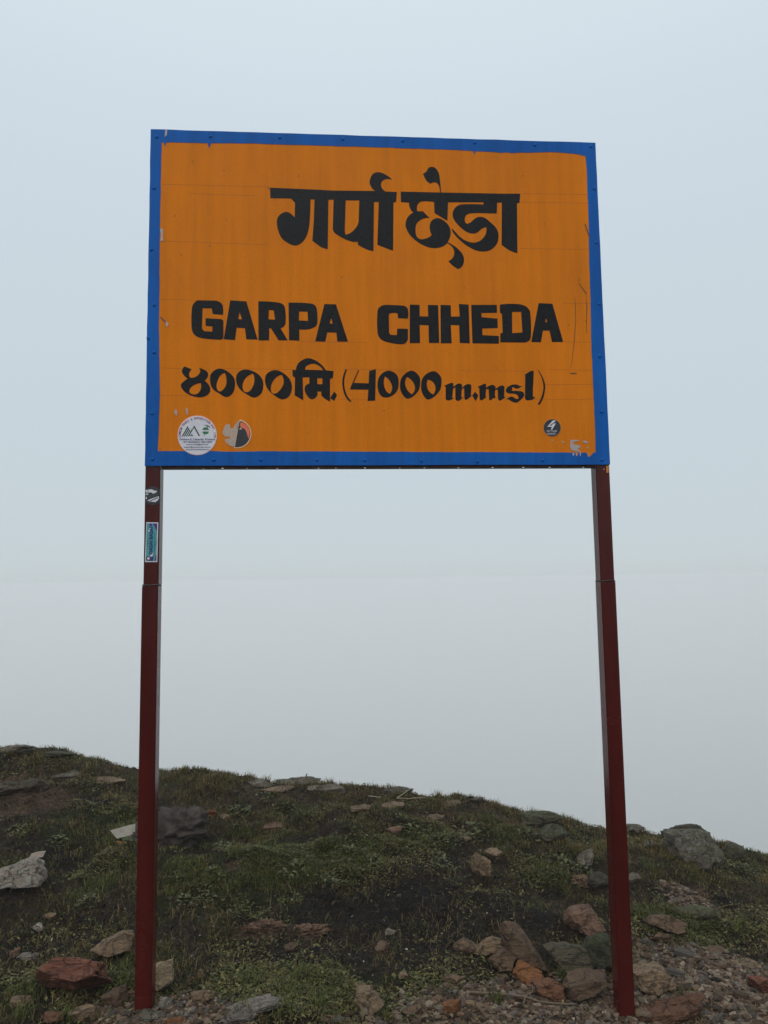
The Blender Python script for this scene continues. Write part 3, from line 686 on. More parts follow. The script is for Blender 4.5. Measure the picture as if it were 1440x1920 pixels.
# stickers, chips and scratches
PRINTS = [
    ('b1', 'pinkrim', '-561.8,1833.9 -562.1,1826.2 -563.3,1818.7 -565.3,1811.4 -568.1,1804.4 -571.6,1797.7 -575.8,1791.5 -580.7,1785.8 -586.2,1780.8 -592.2,1776.4 -598.6,1772.7 -605.4,1769.8 -612.4,1767.7 -619.7,1766.5 -627.0,1766.1 -634.4,1766.5 -641.7,1767.8 -648.8,1769.9 -655.6,1772.8 -662.1,1776.5 -668.1,1780.9 -673.7,1786.0 -678.6,1791.6 -683.0,1797.8 -686.6,1804.5 -689.5,1811.5 -691.6,1818.8 -693.0,1826.3 -693.5,1833.9 -693.2,1841.4 -692.0,1848.9 -690.1,1856.3 -687.4,1863.3 -683.9,1870.0 -679.7,1876.2 -674.8,1881.9 -669.4,1887.0 -663.4,1891.5 -657.0,1895.2 -650.2,1898.1 -643.1,1900.3 -635.8,1901.6 -628.5,1902.0 -621.1,1901.6 -613.7,1900.3 -606.6,1898.2 -599.7,1895.3 -593.2,1891.6 -587.1,1887.2 -581.5,1882.1 -576.5,1876.4 -572.2,1870.1 -568.6,1863.4 -565.7,1856.4 -563.5,1849.0 -562.2,1841.5', 1.3),
    ('b1', 'white', '-563.5,1833.9 -563.9,1826.4 -565.0,1819.1 -567.0,1812.0 -569.7,1805.2 -573.1,1798.7 -577.2,1792.6 -582.0,1787.1 -587.3,1782.2 -593.1,1777.9 -599.4,1774.4 -606.0,1771.6 -612.9,1769.5 -619.9,1768.3 -627.1,1767.9 -634.2,1768.3 -641.3,1769.6 -648.2,1771.6 -654.9,1774.5 -661.2,1778.0 -667.0,1782.3 -672.4,1787.2 -677.3,1792.7 -681.5,1798.8 -685.0,1805.2 -687.8,1812.1 -689.9,1819.2 -691.2,1826.5 -691.7,1833.9 -691.4,1841.2 -690.3,1848.5 -688.4,1855.7 -685.8,1862.5 -682.4,1869.0 -678.3,1875.1 -673.6,1880.6 -668.3,1885.6 -662.5,1889.9 -656.2,1893.5 -649.6,1896.4 -642.7,1898.5 -635.6,1899.7 -628.4,1900.2 -621.2,1899.8 -614.1,1898.5 -607.2,1896.5 -600.5,1893.6 -594.1,1890.0 -588.2,1885.7 -582.8,1880.8 -577.9,1875.2 -573.7,1869.1 -570.2,1862.6 -567.3,1855.8 -565.3,1848.6 -564.0,1841.3', 1.6),
    ('b1', 'logogreen', '-660.1,1865.7 -657.4,1861.8 -675.0,1829.8 -679.1,1829.8', 1.9),
    ('b1', 'logogreen', '-656.8,1860.0 -654.1,1856.5 -668.3,1829.8 -672.2,1829.8', 1.9),
    ('b1', 'logogreen', '-653.8,1853.5 -651.2,1850.4 -662.0,1829.8 -665.3,1829.8', 1.9),
    ('b1', 'logogreen', '-647.7,1852.7 -644.9,1849.6 -655.1,1830.8 -658.7,1830.8', 1.9),
    ('b1', 'logogreen', '-651.7,1857.3 -647.7,1856.2 -649.2,1853.7', 1.9),
    ('b1', 'logogreen', '-638.2,1868.5 -617.9,1831.3 -622.8,1831.1 -638.5,1859.6 -650.5,1839.4 -653.8,1830.8 -654.5,1830.8 -656.3,1831.3 -639.9,1864.9', 1.9),
    ('b1', 'logogreen', '-646.0,1839.4 -644.0,1835.4 -649.4,1830.8 -651.9,1830.8', 1.9),
    ('b1', 'logogreen', '-643.5,1834.9 -641.3,1830.8 -646.9,1830.8', 1.9),
    ('b1', 'green', '-611.3,1849.6 -611.3,1851.0 -611.1,1852.3 -610.7,1853.7 -610.2,1854.9 -609.5,1856.1 -608.8,1857.2 -607.9,1858.2 -606.9,1859.0 -605.8,1859.8 -604.6,1860.4 -603.3,1860.9 -602.1,1861.2 -600.7,1861.4 -599.4,1861.4 -598.1,1861.2 -596.8,1860.9 -595.6,1860.4 -594.4,1859.8 -593.3,1859.1 -592.3,1858.2 -591.3,1857.2 -590.5,1856.1 -589.9,1854.9 -589.3,1853.7 -588.9,1852.4 -588.7,1851.0 -588.6,1849.7 -588.6,1853.2 -611.4,1853.2', 1.9),
    ('b1', 'green', '-611.3,1846.6 -588.6,1846.6 -589.2,1845.7 -589.6,1844.4 -590.1,1843.3 -590.8,1842.2 -591.6,1841.1 -592.4,1840.2 -593.4,1839.4 -594.5,1838.7 -595.6,1838.1 -596.8,1837.7 -598.0,1837.4 -599.2,1837.2 -600.5,1837.2 -601.7,1837.4 -603.0,1837.7 -604.2,1838.1 -605.3,1838.7 -606.4,1839.4 -607.3,1840.2 -608.2,1841.1 -609.0,1842.2 -609.7,1843.3 -610.2,1844.4 -610.6,1845.7', 1.9),
    ('b1', 'logogreen', '-607.4,1868.5 -598.5,1869.9 -590.5,1867.2 -583.8,1860.9 -587.0,1860.1 -593.3,1864.8 -593.8,1858.8 -596.0,1858.8 -596.5,1866.0 -600.4,1868.0', 2.1),
    ('b1', 'green', '-604.6,1838.4 -602.9,1838.4 -604.5,1830.8 -606.0,1830.8', 1.9),
    ('b2', 'residue', '-543.7,1843.6 -536.9,1865.0 -530.9,1872.2 -518.7,1871.3 -516.9,1857.9 -508.2,1858.8 -497.0,1878.5 -494.3,1863.3 -493.3,1848.9 -500.9,1804.3 -504.3,1794.5 -517.4,1797.2 -533.9,1811.4 -535.7,1820.4 -518.4,1823.9 -518.4,1827.5 -536.6,1829.3', 1.2),
    ('b2', 'rim', '-485.6,1888.2 -481.8,1887.2 -478.1,1885.9 -474.5,1884.3 -471.0,1882.4 -467.7,1880.3 -464.6,1877.8 -461.6,1875.1 -458.9,1872.2 -456.5,1869.1 -454.2,1865.8 -452.3,1862.3 -450.6,1858.7 -449.2,1854.9 -448.1,1851.0 -447.3,1847.1 -446.9,1843.1 -446.7,1839.1 -446.8,1835.1 -447.3,1831.1 -448.1,1827.2 -449.1,1823.3 -450.5,1819.6 -452.1,1815.9 -454.1,1812.5 -456.3,1809.2 -458.7,1806.1 -461.4,1803.2 -464.3,1800.5 -467.4,1798.1 -470.7,1795.9 -474.1,1794.1 -477.7,1792.5 -481.4,1791.2 -485.1,1790.2 -489.0,1789.5 -492.8,1789.2 -496.7,1789.2 -500.6,1789.5 -504.5,1790.1 -500.9,1804.3 -493.3,1850.7 -488.3,1883.0', 1.3),
    ('b2', 'ink', '-481.7,1883.4 -478.4,1882.2 -475.3,1880.7 -472.2,1879.0 -469.3,1877.0 -466.6,1874.9 -464.0,1872.5 -461.6,1869.9 -459.4,1867.1 -457.4,1864.2 -455.6,1861.1 -454.1,1857.9 -452.8,1854.6 -451.8,1851.2 -451.0,1847.7 -450.5,1844.2 -450.2,1840.6 -450.2,1837.1 -450.5,1833.5 -451.0,1830.0 -451.8,1826.5 -452.9,1823.1 -454.2,1819.9 -455.7,1816.7 -457.5,1813.6 -459.5,1810.7 -461.7,1808.0 -464.1,1805.5 -466.7,1803.1 -469.4,1801.0 -472.3,1799.1 -475.4,1797.4 -478.5,1796.0 -481.8,1794.8 -485.1,1793.9 -488.5,1793.2 -491.9,1792.8 -495.4,1792.7 -498.8,1792.9 -502.3,1793.3 -500.1,1804.3 -492.5,1850.7 -487.4,1878.5', 1.6),
    ('b2', 'salmon', '-483.0,1878.5 -473.4,1877.6 -461.2,1867.8 -454.1,1854.3 -451.9,1840.0 -454.0,1823.9 -457.5,1824.8 -462.8,1843.6 -469.0,1856.1 -478.6,1859.7 -486.5,1868.7', 1.9),
    ('b2', 'residue', '-488.3,1885.7 -481.3,1883.9 -487.4,1877.6 -490.8,1865.1 -494.3,1863.3 -494.4,1879.4', 1.95),
    ('b2', 'residue', '-485.5,1858.8 -481.2,1862.4 -478.6,1854.3 -487.3,1852.5', 2.0),
    ('b3', 'paintedge', '629.4,1861.1 628.8,1856.1 627.4,1851.2 625.3,1846.5 622.5,1842.3 619.1,1838.5 615.1,1835.2 610.8,1832.6 606.0,1830.7 601.1,1829.5 596.1,1829.1 591.1,1829.5 586.2,1830.7 581.6,1832.6 577.5,1835.2 573.7,1838.4 570.6,1842.3 568.2,1846.5 566.4,1851.1 565.4,1856.0 565.2,1861.0 565.8,1866.0 567.1,1870.9 569.2,1875.5 572.0,1879.8 575.4,1883.6 579.4,1886.9 583.8,1889.5 588.5,1891.5 593.5,1892.7 598.5,1893.1 603.5,1892.7 608.4,1891.5 613.0,1889.6 617.2,1887.0 620.9,1883.7 624.0,1879.9 626.5,1875.6 628.2,1871.0 629.2,1866.1', 1.3),
    ('b3', 'ink', '627.6,1861.1 627.1,1856.3 625.8,1851.7 623.8,1847.3 621.2,1843.3 617.9,1839.7 614.2,1836.6 610.0,1834.1 605.6,1832.3 600.9,1831.2 596.1,1830.8 591.4,1831.2 586.8,1832.3 582.5,1834.1 578.5,1836.6 575.0,1839.7 572.1,1843.3 569.8,1847.3 568.1,1851.7 567.2,1856.3 567.0,1861.0 567.5,1865.7 568.8,1870.4 570.8,1874.7 573.4,1878.8 576.6,1882.4 580.4,1885.5 584.5,1888.0 589.0,1889.8 593.7,1890.9 598.4,1891.3 603.2,1890.9 607.8,1889.8 612.1,1888.0 616.1,1885.6 619.6,1882.5 622.5,1878.9 624.9,1874.8 626.5,1870.4 627.5,1865.8', 1.6),
    ('b3', 'white', '606.3,1888.0 610.6,1885.1 597.8,1875.6 586.6,1868.3 594.6,1868.3 600.7,1874.9 609.9,1877.4 607.9,1872.0 595.8,1853.1 591.9,1855.2 596.7,1864.2 579.6,1864.5 598.2,1885.1', 1.9),
    ('bc', 'chip', '659.9,1818.2 690.5,1817.5 691.9,1814.3 668.2,1808.8 672.3,1801.5 692.7,1798.6 696.8,1791.4 686.3,1787.0 694.8,1778.3 693.1,1774.0 677.2,1778.3 662.7,1781.3 658.8,1792.8', 1.1),
    ('bc', 'chip', '705.9,1817.5 725.4,1810.2 722.3,1806.6 709.1,1805.9', 1.1),
    ('bc', 'chip', '628.9,1810.3 634.9,1815.3 637.6,1808.8 633.1,1806.6', 1.1),
    ('bc', 'chip', '594.2,1817.5 598.5,1816.1 596.9,1811.7 593.7,1813.2', 1.1),
    ('bc', 'chip', '717.3,1791.3 726.0,1790.6 721.5,1786.2', 1.1),
    ('bc', 'chip', '665.2,1771.1 672.6,1771.8 670.6,1760.3 668.4,1760.3', 1.5),
    ('bc', 'chip', '676.9,1771.8 682.8,1772.5 681.6,1760.2 678.7,1762.4', 1.5),
    ('bc', 'chip', '691.7,1775.4 697.4,1772.5 694.7,1760.2 692.6,1761.7', 1.5),
    ('bc', 'orangechip', '716.5,1773.2 733.3,1773.2 729.3,1763.8 727.6,1758.0 721.0,1758.0 719.8,1765.2', 1.5),
    ('bc', 'chip', '-749.8,2923.7 -742.4,2924.0 -744.0,2904.1 -751.3,2897.9', 1.6),
    ('bc', 'chip', '-762.7,2562.9 -751.7,2559.2 -751.1,2516.8 -760.1,2514.7 -758.7,2539.8', 1.6),
    ('bc', 'chip', '-737.9,2229.5 -728.8,2223.9 -730.4,2210.7 -737.6,2212.5', 1.6),
    ('bc', 'chip', '-705.0,1918.9 -698.0,1922.6 -694.2,1907.9 -697.7,1900.5 -703.1,1907.9', 1.6),
    ('bc', 'chip', '-667.9,1926.4 -662.5,1928.2 -658.8,1915.3 -660.4,1900.6 -664.1,1908.0', 1.6),
    ('bs', 'scratch', '-759.6,2246.2 -752.4,2244.4 -734.3,2227.6 -737.8,2223.8', 1.15),
    ('bs', 'scratch', '-768.3,2574.3 -757.2,2559.1 -760.7,2555.2', 1.15),
    ('bs', 'scratch', '745.8,2612.4 749.8,2612.5 763.5,2562.4 761.2,2556.3', 1.15),
    ('bs', 'scratch', '717.5,2407.3 719.4,2407.3 715.0,2395.3 713.1,2397.2', 1.15),
    ('bs', 'scratch', '714.8,2391.3 742.6,2352.0 740.4,2348.0 714.7,2387.3', 1.15),
    ('bs', 'scratch', '670.0,2059.3 693.2,2059.4 693.0,2055.6 669.8,2055.4', 1.15),
    ('bs', 'scratch', '738.4,2346.0 742.4,2302.5 738.3,2253.2 736.2,2204.0 734.3,2204.0 736.4,2253.2 739.5,2302.5', 1.15),
    ('bs', 'scratch', '696.4,2347.4 699.8,2311.8 699.3,2252.7 690.2,2174.2 674.6,2076.8 673.6,2076.8 688.2,2174.2 697.3,2252.7 697.8,2311.8', 1.15),
    ('bs', 'scratch', '-394.6,2726.2 -387.2,2718.5 -389.0,2712.6', 1.15),
    ('bs', 'scratch', '-656.1,2811.3 -652.8,2811.8 -652.6,2808.1 -655.9,2807.8', 1.15),
    ('bs', 'scratch', '-594.4,2502.3 -591.1,2502.7 -590.9,2499.1 -594.2,2498.8', 1.15),
    ('bs', 'scratch', '-538.4,2600.5 -535.0,2601.0 -534.8,2597.3 -538.1,2597.0', 1.15),
    ('bs', 'scratch', '669.5,2234.3 673.0,2234.7 673.1,2231.0 669.6,2230.8', 1.15),
    ('bs', 'scratch', '-690.5,2469.5 -687.2,2470.0 -687.0,2466.3 -690.3,2466.1', 1.15),
    ('bs', 'scratch', '-714.1,2610.1 -710.8,2610.5 -710.6,2606.8 -713.9,2606.6', 1.15),
    ('bs', 'scratch', '-370.2,2677.1 -366.9,2677.6 -366.7,2673.9 -370.0,2673.6', 1.15),
    ('bs', 'scratch', '402.3,2076.4 405.7,2076.8 405.8,2073.1 402.4,2072.9', 1.15),
    ('bs', 'scratch', '732.6,2252.7 736.2,2253.2 736.2,2249.4 732.7,2249.2', 1.15),
    ('bs', 'scratch', '-468.8,1810.3 -465.6,1810.7 -465.4,1807.2 -468.6,1807.0', 1.15),
    ('bs', 'scratch', '-752.4,1788.7 -749.2,1789.0 -749.0,1785.6 -752.2,1785.4', 1.15),
    ('bs', 'scratch', '295.9,2366.4 299.3,2366.9 299.4,2363.2 296.0,2362.9', 1.15),
    ('bs', 'scratch', '-138.3,2398.4 -134.9,2398.8 -134.8,2395.2 -138.1,2394.9', 1.15),
    ('bs', 'scratch', '4.8,1922.3 8.2,1922.7 8.3,1919.1 5.0,1918.9', 1.15),
    ('bs', 'scratch', '-242.8,1968.3 -239.5,1968.7 -239.3,1965.2 -242.6,1965.0', 1.15),
    ('bs', 'scratch', '594.2,2610.6 597.7,2611.1 597.8,2607.3 594.2,2607.0', 1.15),
    ('bs', 'scratch', '521.9,2791.1 525.5,2791.6 525.5,2787.7 522.0,2787.4', 1.15),
    ('bs', 'scratch', '-547.0,2780.9 -543.6,2781.4 -543.4,2777.7 -546.7,2777.4', 1.15),
    ('bs', 'scratch', '-285.9,2768.5 -282.5,2769.0 -282.4,2765.2 -285.7,2764.9', 1.15),
    ('p1', 'ink', '-797.8,1647.9 -791.0,1655.3 -782.5,1660.0 -774.1,1661.8 -764.3,1660.2 -755.7,1655.8 -748.8,1648.9 -748.2,1610.8 -754.9,1603.3 -763.3,1599.0 -773.0,1597.2 -782.7,1598.9 -791.3,1604.2 -797.5,1611.7', 0.5),
    ('p1', 'white', '-796.9,1649.4 -789.7,1650.0 -789.2,1640.3 -796.2,1641.0', 0.8),
    ('p1', 'white', '-787.8,1651.0 -776.9,1651.5 -765.9,1646.5 -759.2,1646.4 -761.6,1641.4 -771.2,1636.2 -779.8,1641.5 -787.7,1640.0', 0.8),
    ('p1', 'white', '-796.1,1636.0 -788.2,1637.8 -787.6,1633.5 -796.3,1632.6', 0.8),
    ('p1', 'white', '-795.9,1625.4 -793.5,1626.6 -792.2,1619.2 -795.8,1618.6', 0.8),
    ('p1', 'white', '-791.5,1613.5 -781.8,1618.5 -753.5,1628.3 -752.4,1620.2 -758.1,1612.7 -765.3,1607.5 -768.3,1609.0 -776.2,1608.8 -777.8,1611.6 -785.3,1607.6 -781.7,1611.0 -785.4,1612.6', 0.8),
    ('p1', 'ink', '-784.2,1612.9 -756.1,1624.9 -754.9,1622.0 -781.7,1611.6', 1.1),
    ('p1', 'postgreen', '-789.9,1630.4 -787.5,1631.0 -787.3,1620.4 -789.7,1619.1', 0.9),
    ('p1', 'postgreen', '-785.4,1632.1 -783.0,1632.7 -782.8,1622.2 -785.2,1621.0', 0.9),
    ('p1', 'postgreen', '-780.9,1633.8 -778.5,1634.4 -778.3,1624.1 -780.7,1622.8', 0.9),
    ('p1', 'postgreen', '-776.4,1635.5 -773.9,1636.1 -773.8,1625.9 -776.2,1624.7', 0.9),
    ('p1', 'postgreen', '-771.8,1637.2 -769.4,1637.9 -769.3,1627.7 -771.7,1626.5', 0.9),
    ('p1', 'postgreen', '-767.3,1639.0 -764.9,1639.6 -764.7,1629.6 -767.1,1628.4', 0.9),
    ('p1', 'postgreen', '-762.8,1640.7 -760.4,1641.3 -760.2,1631.4 -762.6,1630.2', 0.9),
    ('p1', 'postgreen', '-758.2,1642.4 -755.8,1643.0 -755.7,1633.3 -758.1,1632.0', 0.9),
    ('p2', 'white', '-792.8,1541.2 -753.6,1540.0 -755.2,1408.3 -794.7,1408.7', 0.5),
    ('p2', 'teal', '-791.1,1537.6 -756.8,1537.1 -758.1,1411.7 -792.2,1411.9', 0.8),
    ('p2', 'purple', '-771.1,1537.2 -756.8,1537.1 -757.3,1512.9 -761.8,1517.1 -765.2,1525.5 -768.5,1529.7', 1.1),
    ('p2', 'purple', '-782.9,1537.4 -774.4,1537.3 -773.4,1528.1 -781.5,1526.5', 1.1),
    ('p2', 'navy', '-757.4,1483.7 -758.7,1473.7 -763.3,1458.8 -766.9,1427.3 -769.1,1411.8 -776.4,1411.9 -768.2,1432.3 -764.2,1461.3 -760.3,1473.8', 1.1),
    ('p2', 'purple', '-760.5,1432.2 -757.9,1433.0 -758.1,1411.7 -763.4,1411.7', 1.1),
    ('p2', 'purple', '-780.7,1426.7 -768.5,1424.9 -769.1,1411.8 -780.4,1411.9', 1.05),
    ('p2', 'ink', '-776.8,1420.4 -777.0,1418.5 -777.7,1416.6 -778.9,1415.1 -780.4,1413.9 -782.2,1413.1 -784.1,1412.9 -786.0,1413.2 -787.9,1414.0 -789.4,1415.2 -790.6,1416.8 -791.4,1418.6 -791.7,1420.6 -791.5,1422.6 -790.8,1424.4 -789.6,1426.0 -788.1,1427.2 -786.3,1427.9 -784.4,1428.1 -782.4,1427.9 -780.6,1427.1 -779.0,1425.8 -777.8,1424.2 -777.1,1422.4', 1.2),
    ('p2', 'white', '-779.4,1420.5 -779.6,1419.1 -780.2,1417.9 -781.1,1417.0 -782.3,1416.4 -783.6,1416.2 -784.9,1416.4 -786.1,1417.1 -787.0,1418.0 -787.7,1419.2 -787.9,1420.6 -787.7,1421.9 -787.1,1423.1 -786.2,1424.0 -785.0,1424.6 -783.7,1424.8 -782.4,1424.6 -781.2,1424.0 -780.3,1423.0 -779.7,1421.8', 1.5),
    ('p2', 'white', '-779.0,1522.3 -785.4,1515.7 -784.5,1508.2 -781.2,1508.1 -781.4,1515.6 -776.5,1518.1', 1.1),
    ('p2', 'white', '-770.4,1442.3 -767.0,1435.6 -770.1,1427.4 -778.2,1425.8 -776.7,1433.3 -771.9,1434.0', 1.15),
    ('p2', 'darkteal', '-766.1,1508.0 -764.5,1505.5 -764.2,1462.2 -765.8,1462.2', 1.05),
    ('p2', 'darkteal', '-788.2,1486.5 -786.1,1484.9 -786.2,1463.2 -788.6,1462.4', 1.05),
    ('p3', 'orangechip', '786.6,1725.3 796.3,1727.2 795.2,1702.5 787.4,1700.6', 0.4),
    ('p3', 'chip', '776.6,1715.8 780.4,1715.8 780.2,1712.0 776.4,1712.0', 0.4)]
TEXTS = [
    ('b1', 'inkblue', 'Pokhara-6, Lakeside, Khahare', -627.61, 1820.13, 117.67, 0, 0.020),
    ('b1', 'inkblue', '+977 9856062073, 9846143879', -626.73, 1810.79, 97.31, 0, 0.030),
    ('b1', 'inkblue', 'jomsomtreks@gmail.com', -627.43, 1802.87, 73.03, 0, 0.010),
    ('b1', 'inkblue', 'enquiry@jomsomtreks.com.np', -627.34, 1793.74, 87.84, 0, 0.010),
    ('b1', 'inkblue', 'www.jomsomtreks.com.np', -626.76, 1785.42, 75.94, 0, 0.010),
    ('b1', 'white', 'TAAN', -599.98, 1849.86, 16.81, 0, 0.030),
    ('b3', 'white', 'GET YOUR', 595.06, 1848.69, 36.49, 0, 0.020),
    ('b3', 'white', 'GADGET', 593.24, 1839.26, 31.36, 0, 0.020),
    ('p2', 'navy', 'DASAI BASAI', -775.71, 1479.75, 90.20, 1, 0.040)]
HOSTS = {'b1': ('sticker', 'round white sticker with red lettering and green mountain logo'), 'b2': ('sticker', 'round half torn sticker with dark peak on salmon sky'),
         'b3': ('sticker', 'small round black sticker with white mark'), 'p1': ('sticker', 'round black sticker with white mountain on left post'),
         'p2': ('sticker', 'narrow teal and purple sticker with white rim on left post')}
host_obj = {}
loose = {'bc': [], 'bs': [], 'p3': []}
bpy.context.view_layer.update()
for t, mt, nm, ma, par, lab in PENDING:
    o = obj(nm, to_mesh(t, mt, nm), ma, par)
    if lab: o['label'] = lab
for host, col, poly, lift in PRINTS:
    yb = 0.0 if host[0] == 'b' else FB - .001
    if host in ('p1', 'p2'): yb = FB + .0006
    lo = 0.0002 if host not in ('bc', 'bs') else 0.0
    t, mt = plate_curve([outline(poly)], yb - lift / 1000, yb - max(lift - .28, 0) / 1000 + (0.0003 if lift < .6 else 0))
    bpy.context.view_layer.update()
    if host in loose:
        loose[host].append((to_mesh(t, mt, 'chip'), col))
    elif host not in host_obj:
        host_obj[host] = obj('sticker', to_mesh(t, mt, 'sticker'), M[col], sign)
        host_obj[host]['label'] = HOSTS[host][1]
    else:
        obj('print', to_mesh(t, mt, 'print'), M[col], host_obj[host])

def join(meshes, name):
    bm = bmesh.new()
    for me in meshes: bm.from_mesh(me)
    return bm_mesh(name, bm)
for col in ('chip', 'orangechip'):
    ms = [a for a, c in loose['bc'] + loose['p3'] if c == col]
    tag(obj('paint_chip', join(ms, 'paint_chip'), M[col], sign), 'flaked paint chips', kind='stuff')
tag(obj('scratch', join([a for a, c in loose['bs']], 'scratch'), M['scratch'], sign), 'thin dark scratches and specks', kind='stuff')

for host, col, body, tx, tz, width, rot, bold in TEXTS:
    t = text_curve(body, 0.01, bold); bpy.context.view_layer.update()
    wd = max(t.dimensions.x, 1e-6)
    s = width / 1000 / wd
    yb = (0.0 if host[0] == 'b' else FB + .0006) - .0023
    R = Matrix(((1, 0, 0, 0), (0, 0, -1, 0), (0, 1, 0, 0), (0, 0, 0, 1)))
    mt = Matrix.Translation((tx / 1000, yb, tz / 1000)) @ R @ Matrix.Rotation(math.radians(90 * rot), 4, 'Z') @ Matrix.Diagonal((s, s, 1, 1))
    obj('print', to_mesh(t, mt, 'print'), M[col], host_obj[host])
# lettering round the rim of the white sticker
bb = [Vector(c) for c in host_obj['b1'].bound_box]
scx = (min(v.x for v in bb) + max(v.x for v in bb)) / 2; scz = (min(v.z for v in bb) + max(v.z for v in bb)) / 2
srad = (max(v.x for v in bb) - min(v.x for v in bb)) / 2
arc = 'JOMSOM TREKS & EXPEDITION PVT. LTD'
R = Matrix(((1, 0, 0, 0), (0, 0, -1, 0), (0, 1, 0, 0), (0, 0, 0, 1)))
arc_meshes = []
for i, ch in enumerate(arc):
    if ch == ' ': continue
    a = math.radians(185 - 190 * i / (len(arc) - 1))
    t = text_curve(ch, srad * .155, .03); bpy.context.view_layer.update()
    mt = Matrix.Translation((scx + math.cos(a) * srad * .885, -.0021, scz + math.sin(a) * srad * .885)) @ R @ Matrix.Rotation(a - math.pi / 2, 4, 'Z')
    arc_meshes.append(to_mesh(t, mt, 'print'))
obj('print', join(arc_meshes, 'print'), M['inkred'], host_obj['b1'])

GUIDES = ['-759.7,2724.0 -396.5,2724.9 -396.5,2723.5 -759.6,2722.6', '-664.2,2692.3 -437.3,2690.3 -437.3,2688.9 -664.2,2690.9', '521.4,2723.1 760.6,2725.2 760.5,2723.8 521.3,2721.7', '516.4,2690.6 761.2,2692.6 761.1,2691.2 516.3,2689.2', '-756.5,2517.4 -396.3,2511.2 -396.2,2509.9 -756.5,2516.0', '504.6,2515.6 759.5,2516.7 759.5,2515.3 504.6,2514.2', '-758.8,2309.2 -650.7,2307.9 -650.7,2306.6 -758.8,2307.9', '653.1,2314.8 754.7,2315.3 754.6,2313.9 653.0,2313.4', '-286.1,2165.1 -45.9,2161.8 -45.9,2160.5 -286.1,2163.8', '653.3,2172.6 752.4,2172.6 752.3,2171.2 653.2,2171.2', '-755.1,2067.2 -683.8,2065.8 -683.8,2064.5 -755.1,2065.9', '-540.4,2066.9 -286.4,2064.9 -286.4,2063.6 -540.4,2065.6', '-139.5,2067.8 83.1,2065.6 83.1,2064.2 -139.5,2066.5', '271.0,2065.0 537.4,2064.9 537.3,2063.5 270.9,2063.6', '595.2,2071.1 749.8,2069.2 749.8,2067.9 595.2,2069.7', '-753.6,1971.9 -647.0,1971.4 -647.0,1970.1 -753.6,1970.6', '-140.5,1960.4 -30.0,1958.9 -30.0,1957.6 -140.5,1959.1', '533.7,1962.0 751.0,1963.8 751.0,1962.5 533.7,1960.7', '574.0,2016.9 747.6,2017.9 747.5,2016.5 574.0,2015.6']
gm = []
for ln in GUIDES:
    t, mt = plate_curve([outline(ln)], -0.00025, 0.0001); bpy.context.view_layer.update()
    gm.append(to_mesh(t, mt, 'guide_line'))
tag(obj('guide_line', join(gm, 'guide_line'), M['guide'], sign), 'faint ruled guide lines for the lettering', kind='stuff')

# ------------------------------------------------------------------ rocks
def ico(level):
    bm = bmesh.new(); bmesh.ops.create_icosphere(bm, subdivisions=level, radius=1.0)
    v = np.array([q.co[:] for q in bm.verts]); f = np.array([[q.index for q in fc.verts] for fc in bm.faces])
    bm.free()
    return v, f
rs0 = np.random.RandomState(8)
ICO = {k: ico(k) for k in (2, 3, 4, 5)}

POLYS = {'large rust': '160,-620 200,-600 330,-562 370,-565 410,-580 500,-595 535,-640 565,-715 360,-765 300,-745 260,-715 165,-680', 'wedge shaped tan': '405,-460 495,-425 560,-395 630,-375 690,-378 720,-385 710,-430 690,-480 600,-490 510,-490 450,-480', 'tall dark brown': '218,-225 262,-222 300,-255 330,-300 385,-345 430,-390 420,-410 320,-390 260,-350 225,-320 210,-275', 'pale topped': '70,-330 130,-265 170,-253 210,-265 215,-320 140,-325', 'rounded brown stone below': '160,-385 200,-350 270,-340 282,-375 260,-420 180,-425', 'bright orange': '262,-430 290,-395 320,-392 395,-425 400,-445 375,-462 290,-465', 'dark grey block': '430,-330 470,-310 530,-315 620,-335 630,-390 560,-425 470,-415', 'dark mossy rounded': '610,-325 650,-285 700,-278 735,-290 735,-425 660,-430 620,-400', 'pinkish brown angular': '523,-190 540,-155 590,-140 640,-135 665,-170 700,-235 650,-245 600,-252 550,-230', 'brown flat topped': '905,-205 945,-180 1000,-177 1080,-215 1070,-235 1010,-245 950,-225', 'tan brown squarish': '848,-440 870,-430 970,-425 990,-455 1022,-495 985,-500 930,-525 850,-495', 'broad brown slab': '505,-500 545,-455 620,-460 700,-445 735,-450 735,-515 640,-530 560,-560 520,-530', 'dark rust brown': '385,-490 470,-475 510,-500 520,-545 430,-545 390,-520', 'squared tan': '625,-590 655,-568 720,-575 772,-640 735,-665 700,-680 650,-680 630,-640', 'tall buff': '1243,-525 1260,-508 1300,-530 1330,-550 1330,-620 1325,-655 1280,-640 1245,-605', 'big weathered': '470,-170 560,-150 740,-160 880,-165 940,-195 965,-260 955,-420 800,-440 620,-430 500,-400', 'dark cap': '480,-120 560,-92 680,-85 770,-92 810,-130 810,-165 700,-168 640,-165 500,-145', 'whitish grey': '-60,-20 0,0 60,20 150,15 190,-30 208,-60 190,-110 120,-115 50,-110 -40,-110', 'upright pale': '865,-550 900,-540 950,-530 960,-640 940,-660 900,-690 865,-680'}

